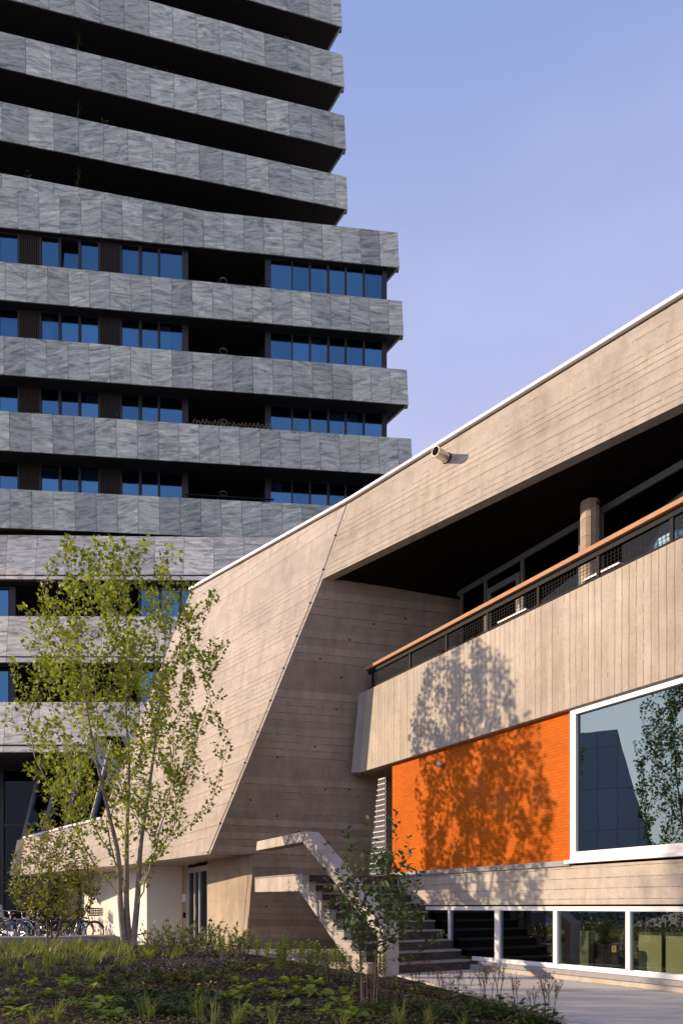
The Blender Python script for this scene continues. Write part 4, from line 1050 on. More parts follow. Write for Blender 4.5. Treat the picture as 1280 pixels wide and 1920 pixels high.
tips = [mp(226, 1022, .3), mp(185, 1020, -.3), mp(160, 1035, .4), mp(250, 1040, -.4), mp(268, 1025, .1), mp(95, 1060, -.3), mp(80, 1110, .3), mp(340, 1040, .2), mp(345, 1090, -.4), mp(390, 1120, .1), mp(405, 1112, -.2), mp(425, 1200, .0), mp(40, 1135, 0), mp(25, 1235, .2), mp(22, 1330, -.2), mp(5, 1345, .1), mp(428, 1385, -.1), mp(420, 1300, .3), mp(415, 1440, .2), mp(50, 1440, .0), mp(395, 1505, -.3), mp(355, 1545, .2), mp(310, 1590, -.5), mp(75, 1480, -.5)]
mt.grow(t1, 1.55, mp(240, 1625).z, .16)
mt.grow(sorted(tips, key=lambda p: p.z), .5, mp(240, 1610).z, .3)
t2 = env_points(560, lambda p: mins(p) and R1.random() < (1.0 if p.z > mp(240, 1480).z else .7), bx, R1); t2.sort(key=lambda p: p.z)
mt.grow(t2, .9, mp(240, 1580).z, .2)
pass
mt.radii(.0030, .40)
for k_ in range(mt.main):                      # the three stems keep their own taper
    ids = mt.paths[k_]
    for j_, i_ in enumerate(ids): mt.r[i_] = max(mt.r[i_], 0.066 * (1 - j_ / (len(ids) - 1)) ** 1.7 + .004)
maple = thing('maple_tree', 'young three stemmed maple tree with bright green leaves in the planting bed', 'tree', tuple(mb0))
mt.mesh(.088).build('trunk', M['bark'], maple, smooth=True, recalc=False)
def gaps(p):                                     # loose clumps with gaps between them
    n_ = math.sin(p.x * 3.3 + 1.3 * math.sin(p.z * 1.1)) * math.sin(p.y * 3.1 + .7) + .6 * math.sin(p.z * 2.7 + p.x * 5.0)
    return R1.random() < (.62 if n_ < -.45 else (.88 if n_ < .1 else 1.0))
lv, lf = mt.leaves(24, .104, MAPLE, .80, up=.3, pet=.045, keep=gaps)
crown_o = mk('crown', lv, lf, M['maple'], maple)
print('maple leaves', len(lv) // (len(MAPLE) + 1), 'nodes', len(mt.P))
# a larger maple off to the side, mirrored in the picture window
big = thing('maple_tree', 'tall maple tree standing apart, mirrored in the picture window', 'tree', (0, 0, 0))
for ch in list(maple.children):
    c = ch.copy(); C.objects.link(c); c.parent = big; c.matrix_parent_inverse = Matrix.Translation(-mb0)
big.location = (-15.2, 9.0, 0.0); big.scale = (1.35, 1.35, 1.42); big.rotation_euler = (0, 0, 2.2)

def shrub(name, label, base, nst, spread, height, inside, bx_, ntgt, leafmat_, barkm, seed, leaf, per_m, r0=.003, rmax=.03, tmpl=OVAL, ex=.45, tipz=None, minrise=.6):
    rg = random.Random(seed); st = []
    for k in range(nst):
        t = 6.28 * k / nst + rg.uniform(-.4, .4); sp_ = spread * rg.uniform(.35, 1.0)
        p0 = base + V((math.cos(t), math.sin(t), 0)) * rg.uniform(.02, .09)
        p1 = base + V((math.cos(t) * sp_ * .35, math.sin(t) * sp_ * .35, height * .3))
        p2 = base + V((math.cos(t) * sp_ * .75, math.sin(t) * sp_ * .75, height * rg.uniform(.5, .62)))
        st.append(polyline([p0 - Z * .05, p1, p2], .09))
    T = Tree(st, seed); tg = env_points(ntgt, inside, bx_, rg); tg.sort(key=lambda p: p.z)
    T.grow(tg, minrise, base.z + height * .16, .5)
    if tipz: T.grow(tipz, minrise, base.z + height * .3, .3)
    T.radii(r0, ex)
    o = thing(name, label, 'shrub', tuple(base))
    T.mesh(rmax).build('trunk', barkm, o, smooth=True, recalc=False)
    v_, f_ = T.leaves(per_m, leaf, tmpl, .8, up=.3, pet=.015, pair=False)
    mk('crown', v_, f_, leafmat_, o); return o
# bronze green shrub at the left
YS = 14.6
bs_ = at(98, 1760, YS); bs_.z = float(hm(bs_.x, bs_.y))
def in_l(p):
    u = CX + FPX * p.x / p.y; v = VH - FPX * (p.z - CAMZ) / p.y
    l = np.interp(v, [1510, 1560, 1610, 1650, 1690, 1715], [75, 45, 18, 10, 22, 50]); r_ = np.interp(v, [1510, 1560, 1610, 1650, 1690, 1715], [105, 150, 180, 192, 185, 160])
    if v < 1508 or v > 1715: return False
    c = (l + r_) / 2; h_ = (r_ - l) / 2
    return ((u - c) / h_) ** 2 + ((p.y - YS) / (h_ / FPX * YS)) ** 2 < 1
shrub('flowering_shrub', 'bushy multi stemmed shrub with small bronze green leaves in front of the bicycles', bs_, 6, .8, 2.4, in_l, ((-8, -4.5), (YS - 1.3, YS + 1.3), (.9, 3.5)), 620, M['shrub_l'], M['bark2'], 21, .092, 32, .0032, .028)
# dark green shrub before the stair
YF = 7.6
bf = onbed(690, 1888); YF = bf.y
def in_f(p):
    u = CX + FPX * p.x / p.y; v = VH - FPX * (p.z - CAMZ) / p.y
    if v < 1585 or v > 1770: return False
    l = np.interp(v, [1585, 1630, 1680, 1730, 1770], [640, 610, 602, 612, 660]); r_ = np.interp(v, [1585, 1630, 1680, 1730, 1770], [760, 790, 795, 800, 745])
    c = (l + r_) / 2; h_ = (r_ - l) / 2
    return ((u - c) / h_) ** 2 + ((p.y - YF) / (h_ / FPX * YF)) ** 2 < 1
ff_ = lambda u, v, dy=0: at(u, v, YF + dy)
tipf = [ff_(742, 1522, .1), ff_(694, 1535, -.1), ff_(648, 1555, .2), ff_(614, 1582, -.1), ff_(770, 1570, -.2), ff_(598, 1715, 0), ff_(795, 1690, .1), ff_(835, 1752, .2), ff_(605, 1660, .2), ff_(783, 1625, 0)]
shrub('serviceberry_shrub', 'slender multi stemmed shrub with dark green oval leaves in front of the staircase', bf, 8, .42, 1.75, in_f, ((-.5, 1.3), (YF - .6, YF + .6), (.6, 2.2)), 300, M['shrub_f'], M['bark2'], 33, .075, 34, .0022, .013, tipz=tipf, minrise=.35, ex=.38)

# hedge and dark evergreens to the side of the bed (they show in the glass)
def leafmass(name, label, cat, c, sx, sy, sz, n, leaf, mat, seed, cone=False, tmpl=OVAL, group=None):
    rg = random.Random(seed); vs_, fs_ = [], []
    for _ in range(n):
        while True:
            x, y, z = rg.uniform(-1, 1), rg.uniform(-1, 1), rg.uniform(0, 1)
            if cone:
                if x * x + y * y < (1 - z) ** 1.3 * (.75 + .3 * math.sin(z * 25)): break
            elif abs(x) ** 4 + abs(y) ** 4 + (z * .98) ** 8 < 1: break
        p = V((c[0] + x * sx, c[1] + y * sy, c[2] + .05 + z * sz))
        d = V((rg.uniform(-1, 1), rg.uniform(-1, 1), rg.uniform(-.4, 1)))
        add_leaf(vs_, fs_, p, d, V((rg.uniform(-1, 1), rg.uniform(-1, 1), .8)), leaf * rg.uniform(.6, 1.3), tmpl)
    o = thing(name, label, cat, tuple(c), group)
    tr = MB()
    if cone: tr.tube([V(c), V(c) + Z * sz * .9], [.16, .03], 8)
    else:
        for k in range(-4, 5): tr.tube([V(c) + V((sx * .2 * math.sin(k * 2.1), sy * k * .22, 0)), V(c) + V((sx * .25 * math.sin(k), sy * k * .22, sz * .8))], [.03, .012], 5)
    tr.build('trunk', M['bark2'], o); mk('foliage', vs_, fs_, mat, o); return o
leafmass('clipped_hedge', 'dark clipped hedge along the far side of the planting bed', 'hedge', (-12.6, 8.5, 0), .6, 5.5, 1.6, 5000, .13, M['hedge'], 3)
for k, (x, y, h_) in enumerate(((-19, 4.2, 5.5), (-18, 6.6, 4.2), (-21, 2.0, 6.0))):
    leafmass('evergreen_tree', 'dark pointed evergreen tree beyond the clipped hedge', 'tree', (x, y, 0), 1.5, 1.5, h_, 2200, .28, M['hedge'], 40 + k, True, LANCE, 'evergreens beyond the hedge')

# ------------------------------------------------------------------ bed planting
def proto_mesh(name, parts):
    """parts: list of (verts, faces, mat); returns a mesh with material slots"""
    me = bpy.data.meshes.new(name); vs_, fs_, mi = [], [], []; 
    for k, (v_, f_, m_) in enumerate(parts):
        b_ = len(vs_); vs_ += v_; fs_ += [tuple(i + b_ for i in f) for f in f_]; mi += [k] * len(f_); me.materials.append(m_)
    me.from_pydata([tuple(v) for v in vs_], [], fs_); me.polygons.foreach_set('material_index', mi); me.update(); return me
def blade(vs_, fs_, p, ang, lean, h_, w, rg):
    n = 5; d = V((math.cos(ang), math.sin(ang), 0)); x = V((-d.y, d.x, 0)); b_ = len(vs_)
    for k in range(n + 1):
        t = k / n; c = p + d * (lean * t * t) + Z * (h_ * (t - .25 * lean * t * t / max(h_, .1))); ww = w * (1 - t ** 1.6) + .0006
        vs_.append(tuple(c - x * ww)); vs_.append(tuple(c + x * ww))
    for k in range(n): fs_.append((b_ + 2 * k, b_ + 2 * k + 1, b_ + 2 * k + 3, b_ + 2 * k + 2))
def grass_proto(seed, n=34, h_=.34, w=.0055):
    rg = random.Random(seed); v_, f_ = [], []
    for _ in range(n):
        a = rg.uniform(0, 6.28); blade(v_, f_, V((rg.uniform(-.05, .05), rg.uniform(-.05, .05), -.01)), a, rg.uniform(.03, .24), h_ * rg.uniform(.5, 1.1), w * rg.uniform(.7, 1.3), rg)
    return proto_mesh('grass', [(v_, f_, M['grass'])])
def hosta_proto(seed):
    rg = random.Random(seed); v_, f_ = [], []
    for k in range(15):
        a = rg.uniform(0, 6.28); r_ = rg.uniform(.0, .09); p = V((math.cos(a) * r_, math.sin(a) * r_, rg.uniform(.02, .10)))
        d = V((math.cos(a), math.sin(a), rg.uniform(-.05, .8))); add_leaf(v_, f_, p, d, Z + V((rg.uniform(-.4, .4), rg.uniform(-.4, .4), 0)), rg.uniform(.09, .17), [(x * 1.45, y) for x, y in OVAL], .25, .25)
    return proto_mesh('broad', [(v_, f_, M['hosta'])])
def phlox_proto(seed):
    rg = random.Random(seed); v_, f_ = [], []; sm = MB()
    for s_ in range(rg.randint(3, 5)):
        b0 = V((rg.uniform(-.08, .08), rg.uniform(-.08, .08), -.01)); h_ = rg.uniform(.30, .46); tip = b0 + V((rg.uniform(-.05, .05), rg.uniform(-.05, .05), h_)); sm.tube([b0, tip], [.005, .003], 4)
        for k in range(11):
            t = .3 + .7 * k / 10
            for q in range(3):
                a = k * 1.3 + q * 2.09 + rg.uniform(-.3, .3); d = V((math.cos(a), math.sin(a), .25 + .7 * t)); add_leaf(v_, f_, b0.lerp(tip, t), d, Z, rg.uniform(.075, .12) * (1.1 - .35 * t), [(x * 1.7, y) for x, y in LANCE], .2, .35)
    return proto_mesh('stem', [(v_, f_, M['phlox']), ([tuple(x) for x in sm.v], sm.f, M['bushleaf'])])
def fine_proto(seed, leafm, flm, nl=90, nf=9, R0=.17, h_=.17, ls=.04, fs0=.022):
    rg = random.Random(seed); v_, f_ = [], []; fv, ff2 = [], []; sm = MB(); sm.tube([V((0, 0, -.02)), V((0, 0, .02))], .02, 5)
    for k in range(nl):
        a = rg.uniform(0, 6.28); r_ = R0 * math.sqrt(rg.random()); z = h_ * (1 - (r_ / R0) ** 2) * rg.uniform(.3, 1.0)
        sm.tube([V((0, 0, 0)), V((math.cos(a) * r_, math.sin(a) * r_, z + .002))], .0016, 3, cap=False)
        add_leaf(v_, f_, V((math.cos(a) * r_, math.sin(a) * r_, z)), V((math.cos(a), math.sin(a), rg.uniform(-.2, .9))), Z + V((rg.uniform(-.6, .6), rg.uniform(-.6, .6), 0)), ls * rg.uniform(.6, 1.3), OVAL)
    for k in range(nf):
        a = rg.uniform(0, 6.28); r_ = R0 * math.sqrt(rg.random()); p = V((math.cos(a) * r_, math.sin(a) * r_, h_ * rg.uniform(.85, 1.3))); sm.tube([V((0, 0, 0)), p], .0016, 3, cap=False)
        nn = V((rg.uniform(-.7, .3), rg.uniform(-.9, .2), 1)); x = nn.orthogonal().normalized()
        for q in range(5):
            d = Matrix.Rotation(q * 1.257, 3, nn.normalized()) @ x; add_leaf(fv, ff2, p, d, nn, fs0, [(xx * 1.4, yy) for xx, yy in OVAL])
    pr = [(v_, f_, leafm), ([tuple(x) for x in sm.v], sm.f, M['dkleaf'])]
    if nf: pr.append((fv, ff2, flm))
    return proto_mesh('mound', pr)
def astr_proto(seed):
    rg = random.Random(seed); v_, f_ = [], []; fv, ff2 = [], []; sm = MB()
    for k in range(26):
        a = rg.uniform(0, 6.28); r_ = rg.uniform(.02, .12); add_leaf(v_, f_, V((math.cos(a) * r_, math.sin(a) * r_, rg.uniform(.03, .14))), V((math.cos(a), math.sin(a), rg.uniform(0, .7))), Z, rg.uniform(.05, .09), MAPLE)
    for s_ in range(rg.randint(2, 4)):
        b0 = V((rg.uniform(-.04, .04), rg.uniform(-.04, .04), 0)); top_ = b0 + V((rg.uniform(-.10, .10), rg.uniform(-.08, .08), rg.uniform(.26, .44))); sm.tube([b0, b0.lerp(top_, .5) + V((.01, 0, 0)), top_], .0028, 4)
        for q in range(rg.randint(4, 7)):
            e_ = top_ + V((rg.uniform(-.055, .055), rg.uniform(-.055, .055), rg.uniform(-.05, .05))); sm.tube([b0.lerp(top_, rg.uniform(.6, .9)), e_], .0018, 3)
            for w_ in range(12):
                d = V((rg.uniform(-1, 1), rg.uniform(-1, 1), rg.uniform(-.3, 1))); add_leaf(fv, ff2, e_, d, Z, rg.uniform(.016, .030), [(x * 1.2, y) for x, y in LANCE])
    return proto_mesh('astr', [(v_, f_, M['dkleaf']), ([tuple(x) for x in sm.v], sm.f, M['dkleaf']), (fv, ff2, M['astran'])])
def bush_proto(seed):
    rg = random.Random(seed); v_, f_ = [], []; sm = MB()
    for s_ in range(6):
        a = rg.uniform(0, 6.28); tip = V((math.cos(a) * rg.uniform(.05, .3), math.sin(a) * rg.uniform(.05, .3), rg.uniform(.3, .62))); sm.tube([V((0, 0, 0)), tip * .5 + Z * .05, tip], [.006, .005, .002], 4)
        for k in range(22):
            t = rg.uniform(.25, 1); d = V((rg.uniform(-1, 1), rg.uniform(-1, 1), rg.uniform(-.2, 1))); add_leaf(v_, f_, (tip * t), d, Z + V((rg.uniform(-.6, .6), rg.uniform(-.6, .6), 0)), rg.uniform(.05, .09), OVAL)
    return proto_mesh('bush', [(v_, f_, M['bushleaf']), ([tuple(x) for x in sm.v], sm.f, M['bark2'])])
GP = [grass_proto(100 + i) for i in range(4)]; GP2 = [grass_proto(120 + i, 26, .46, .008) for i in range(3)]
HP = [hosta_proto(200 + i) for i in range(5)]; PH = [phlox_proto(300 + i) for i in range(4)]
GE = [fine_proto(400 + i, M['geran'], M['purple']) for i in range(3)]
WI = [fine_proto(500 + i, M['wine'], M['astran'], 70, 0, .16, .10, .045) for i in range(3)]
DK = [fine_proto(600 + i, M['dkleaf'], M['yellow'], 90, 0, .19, .17, .06) for i in range(3)]
DKY = fine_proto(650, M['hosta'], M['yellow'], 60, 5, .15, .14, .05)
AS = [astr_proto(700 + i) for i in range(4)]; BU = [bush_proto(800 + i) for i in range(3)]
RP = random.Random(77)
def plant(me, u, v, sc, name, label, cat, group, p=None):
    p = onbed(u, v) if p is None else p
    o = bpy.data.objects.new(name, me); C.objects.link(o); o.location = p - Z * .01; o.rotation_euler = (0, 0, RP.uniform(0, 6.28)); s_ = sc * RP.uniform(.85, 1.15); o.scale = (s_, s_, s_)
    return tag(o, label, cat, group)
# broad leaved clumps, rows on the mulch
hp = [(20, 1862), (65, 1848), (35, 1905), (95, 1870), (130, 1850), (125, 1842), (90, 1905), (150, 1880), (140, 1892), (175, 1860), (200, 1888), (185, 1906), (480, 1820), (445, 1845), (495, 1850), (545, 1848), (590, 1848), (455, 1862), (520, 1872), (570, 1865), (505, 1895), (560, 1890), (600, 1868), (640, 1885), (655, 1862), (475, 1905), (610, 1905), (660, 1910), (10, 1885), (215, 1910), (430, 1875), (180, 1845)]
for u, v in hp: plant(RP.choice(HP), u, v, .72, 'broad_leaf_plant', 'low clump of broad yellow green leaves on the dark mulch', 'plant', 'broad leaved clumps on the mulch')
for u, v in [(425, 1800), (455, 1808), (485, 1800), (500, 1806), (525, 1830), (530, 1815), (560, 1805), (572, 1832), (585, 1822), (610, 1840), (628, 1822), (640, 1838), (655, 1828), (600, 1812), (630, 1806), (545, 1800), (672, 1845), (715, 1838)]:
    plant(RP.choice(PH), u, v, 1.0, 'leafy_stem_plant', 'upright plant with whorls of narrow light green leaves beside the gravel', 'plant', 'upright leafy plants beside the gravel')
for u, v in [(55, 1830), (30, 1828), (90, 1832), (270, 1908), (285, 1912), (375, 1912), (365, 1905), (15, 1838), (110, 1915), (66, 1928), (442, 1924), (452, 1918), (512, 1928), (402, 1922), (645, 1930), (741, 1918), (752, 1924), (802, 1930), (868, 1932)]:
    plant(RP.choice(GP2), u, v, .52, 'grass_tuft', 'loose tuft of long pale green grass blades on the mulch', 'grass', 'grass tufts on the mulch')
for u, v in [(225, 1822), (255, 1830), (290, 1828), (320, 1822), (345, 1832), (375, 1826), (400, 1822), (420, 1830), (440, 1820), (330, 1840), (370, 1842), (300, 1842), (265, 1845), (240, 1838), (410, 1842), (205, 1842), (395, 1812), (430, 1812), (150, 1828), (350, 1815)]:
    plant(RP.choice(GE), u, v, 1.0, 'cranesbill_plant', 'loose yellowing plant with small purple flowers below the maple', 'plant', 'purple flowered plants below the maple')
for u, v in [(285, 1855), (310, 1862), (340, 1858), (375, 1850), (400, 1852), (205, 1862), (160, 1868), (400, 1868), (735, 1872), (780, 1880), (820, 1885), (760, 1860), (720, 1880), (850, 1895), (800, 1895), (260, 1860)]:
    plant(RP.choice(WI), u, v, .9, 'wine_red_plant', 'low mat of dark wine red leaves on the mulch', 'plant', 'wine red plants on the mulch')
for u, v in [(240, 1870), (265, 1878), (300, 1878), (325, 1885), (350, 1872), (380, 1880), (395, 1890), (300, 1900), (240, 1895), (325, 1905), (780, 1895), (830, 1900), (870, 1892), (900, 1905), (940, 1912), (850, 1912), (980, 1918), (740, 1890), (910, 1893), (960, 1903), (800, 1910), (705, 1900), (1000, 1922)]:
    plant(RP.choice(DK), u, v, 1.0, 'ground_cover_plant', 'low mound of deep green leaves on the mulch', 'plant', 'deep green mounds on the mulch')
for u, v in [(762, 1862), (775, 1868), (270, 1868), (385, 1862)]: plant(DKY, u, v, .8, 'yellow_flowered_plant', 'small plant with yellow flowers and light green leaves on the mulch', 'plant', 'small yellow flowered plants')
for u, v in [(785, 1868), (815, 1868), (845, 1885), (860, 1872), (905, 1885), (915, 1895), (935, 1890), (965, 1900), (1000, 1908), (1020, 1915), (875, 1880), (830, 1880), (1035, 1918), (780, 1855)]:
    plant(RP.choice(AS), u, v, 1.0, 'masterwort_plant', 'airy plant with dark red pincushion flowers along the pale kerb', 'plant', 'dark red flowers along the kerb')
for u, v in [(300, 1790), (330, 1786), (345, 1782), (372, 1784), (400, 1782), (425, 1783), (452, 1783), (388, 1790), (320, 1794), (465, 1790), (285, 1792), (440, 1792), (355, 1794), (412, 1793)]:
    plant(RP.choice(BU), u, v, .95, 'leafy_perennial', 'grey green leafy perennial in front of the warm lit entrance wall', 'plant', 'grey green perennials by the entrance')
# ridge grass, one mass
v_, f_ = [], []; rg = random.Random(9)
for _ in range(300):
    while True:
        u = rg.uniform(-60, 480); v = 1768 + abs(rg.gauss(0, 24))
        if v > 1832 or (u > 250 and v > 1797): continue
        break
    p = onbed(u, v); hh = rg.uniform(.16, .30)
    for q in range(17):
        blade(v_, f_, p + V((rg.uniform(-.07, .07), rg.uniform(-.07, .07), -.01)), rg.uniform(0, 6.28), rg.uniform(.05, .24), hh * rg.uniform(.5, 1.1), rg.uniform(.004, .010), rg)
kind(tag(mk('ridge_grass', v_, f_, M['grass']), 'band of light green grass along the top of the planting bed', 'grass'), 'stuff')
v_, f_ = [], []
for _ in range(200):
    u = rg.uniform(40, 470); v = 1775 + abs(rg.gauss(0, 18)); 
    if v > 1835: continue
    p = onbed(u, v) + Z * rg.uniform(.14, .30)
    for q in range(4):
        a = q * 1.57; add_leaf(v_, f_, p, V((math.cos(a), math.sin(a), .3)), V((-.4, -.5, 1)), .024, OVAL)
kind(tag(mk('purple_flowers', v_, f_, M['purple']), 'scattered tiny purple flowers along the top of the bed', 'flowers'), 'stuff')
# garden spotlights
for u, v in ((285, 1916), (371, 1917)):
    d = ray(u, v); Y = 6.3; p = at(u, v, Y); g = V((p.x, p.y, float(hm(p.x, p.y))))
    t = thing('garden_spotlight', 'small dark garden spotlight on a spike in the grass', 'lamp', tuple(g), 'garden spotlights in the bed')
    b = MB(); b.tube([g - Z * .05, V((p.x, p.y, p.z - .03))], .01, 6); b.build('spike', M['black'], t)
    b = MB(); ax_ = V((.55, .75, .35)).normalized(); c = V((p.x, p.y, p.z)) - Z * .03; b.tube([c - ax_ * .07, c - ax_ * .06, c + ax_ * .06, c + ax_ * .065], [.02, .036, .042, .03], 12); b.build('lamp_head', plain('charcoal_metal', (.03, .035, .045), .3, .4), t, smooth=True)
# curved low concrete bench behind the bed
b = MB(); Yb = 17.9
prof_ = [(-40, 1757), (60, 1757), (112, 1756), (165, 1754), (195, 1755), (212, 1760), (224, 1768), (232, 1782)]
tp_ = [at(u, v, Yb) for u, v in prof_]; bt_ = [V((p.x, p.y, -.02)) for p in tp_]
b.prism(tp_ + bt_[::-1], V((.1, .55, 0))); tag(b.build('curved_bench', M['con_grey'], bevel=.02), 'low grey concrete bench with a rounded end behind the bed', 'bench')

# plants on the tower ledges
def ledge(u, v, off_pl, kind_, seed):
    p = hit(u, v, off_pl) - off_pl[0] * .35
    rg_ = random.Random(seed); v_, f_ = [], []
    if kind_ == 'grass':
        for _ in range(46): blade(v_, f_, p + V((rg_.uniform(-.15, .15), rg_.uniform(-.08, .08), -.5)), rg_.uniform(-.4, .9), rg_.uniform(.05, .4), rg_.uniform(.6, 1.05), .008, rg_)
        return tag(mk('feather_grass', v_, f_, M['straw']), 'tuft of straw coloured feather grass on a stone ledge', 'plant', 'grasses on the tower ledges')
    if kind_ == 'flower':
        for _ in range(60):
            add_leaf(v_, f_, p + V((rg_.uniform(-.2, .2), rg_.uniform(-.1, .1), rg_.uniform(-.4, .3))), V((rg_.uniform(-1, 1), rg_.uniform(-1, 1), 1)), V((0, -1, .5)), rg_.uniform(.04, .08), OVAL)
        return tag(mk('potted_flowers', v_, f_, M['geran']), 'small potted flowers peeping over a stone ledge', 'plant', 'potted flowers on the tower ledges')
def plk(i): return vplane(0, 29.3, DM, 0.22 * i)[0]
for k, (u, v, i) in enumerate(((298, 786, 3), (320, 788, 3), (595, 803, 3), (262, 931, 4), (300, 933, 4))): ledge(u, v, plk(i), 'grass', 900 + k)
for k, (u, v, i) in enumerate(((222, 780, 3), (645, 803, 3), (553, 797, 3), (535, 683, 2), (690, 689, 2), (120, 775, 3), (65, 775, 3))): ledge(u, v, plk(i), 'flower', 930 + k)
plU = vplane(0, 31.5, DU, 0.0)[0]
for k, (v0, v1) in enumerate(((40, 96), (172, 226), (300, 352))):
    rg_ = random.Random(960 + k); v_, f_ = [], []; st = MB(); pts = []
    for j in range(9):
        pts.append(hit(143 + 2 * math.sin(j), v0 + (v1 - v0) * j / 8, plU) - plU[0] * .5)
    st.tube(pts, .012, 4)
    for _ in range(150):
        p = pts[rg_.randrange(9)] + V((rg_.uniform(-.13, .13), rg_.uniform(-.1, .1), rg_.uniform(-.1, .1))); add_leaf(v_, f_, p, V((rg_.uniform(-1, 1), -1, rg_.uniform(-1, 1))), V((0, -1, .6)), rg_.uniform(.05, .10), OVAL)
    o = thing('climbing_plant', 'thin climbing plant inside a dark upper loggia of the tower', 'plant', tuple(pts[-1]), 'climbing plants in the upper loggias')
    st.build('stem', M['bark2'], o); mk('leaves', v_, f_, M['shrub_f'], o)
for k, (u, v) in enumerate(((285, 122), (318, 130), (540, 66), (48, 322), (195, 225))):
    ledge(u, v, plU, 'flower', 970 + k)
# string of fairy lights wound round a loggia rail
fl = MB(); pl3 = plk(3); rgf = random.Random(4)
pts = []
for k in range(70):
    u = 360 + 155 * k / 69; v = 786 + (797 - 786) * k / 69 + 4.5 * math.sin(k * 1.9) + rgf.uniform(-2, 2); pts.append(hit(u, v, pl3) - pl3[0] * (.12 + .05 * math.cos(k * 1.9)))
fl.tube(pts, .012, 4); tag(fl.build('fairy_lights', M['straw']), 'unlit string of fairy lights wound along a loggia rail', 'lights')

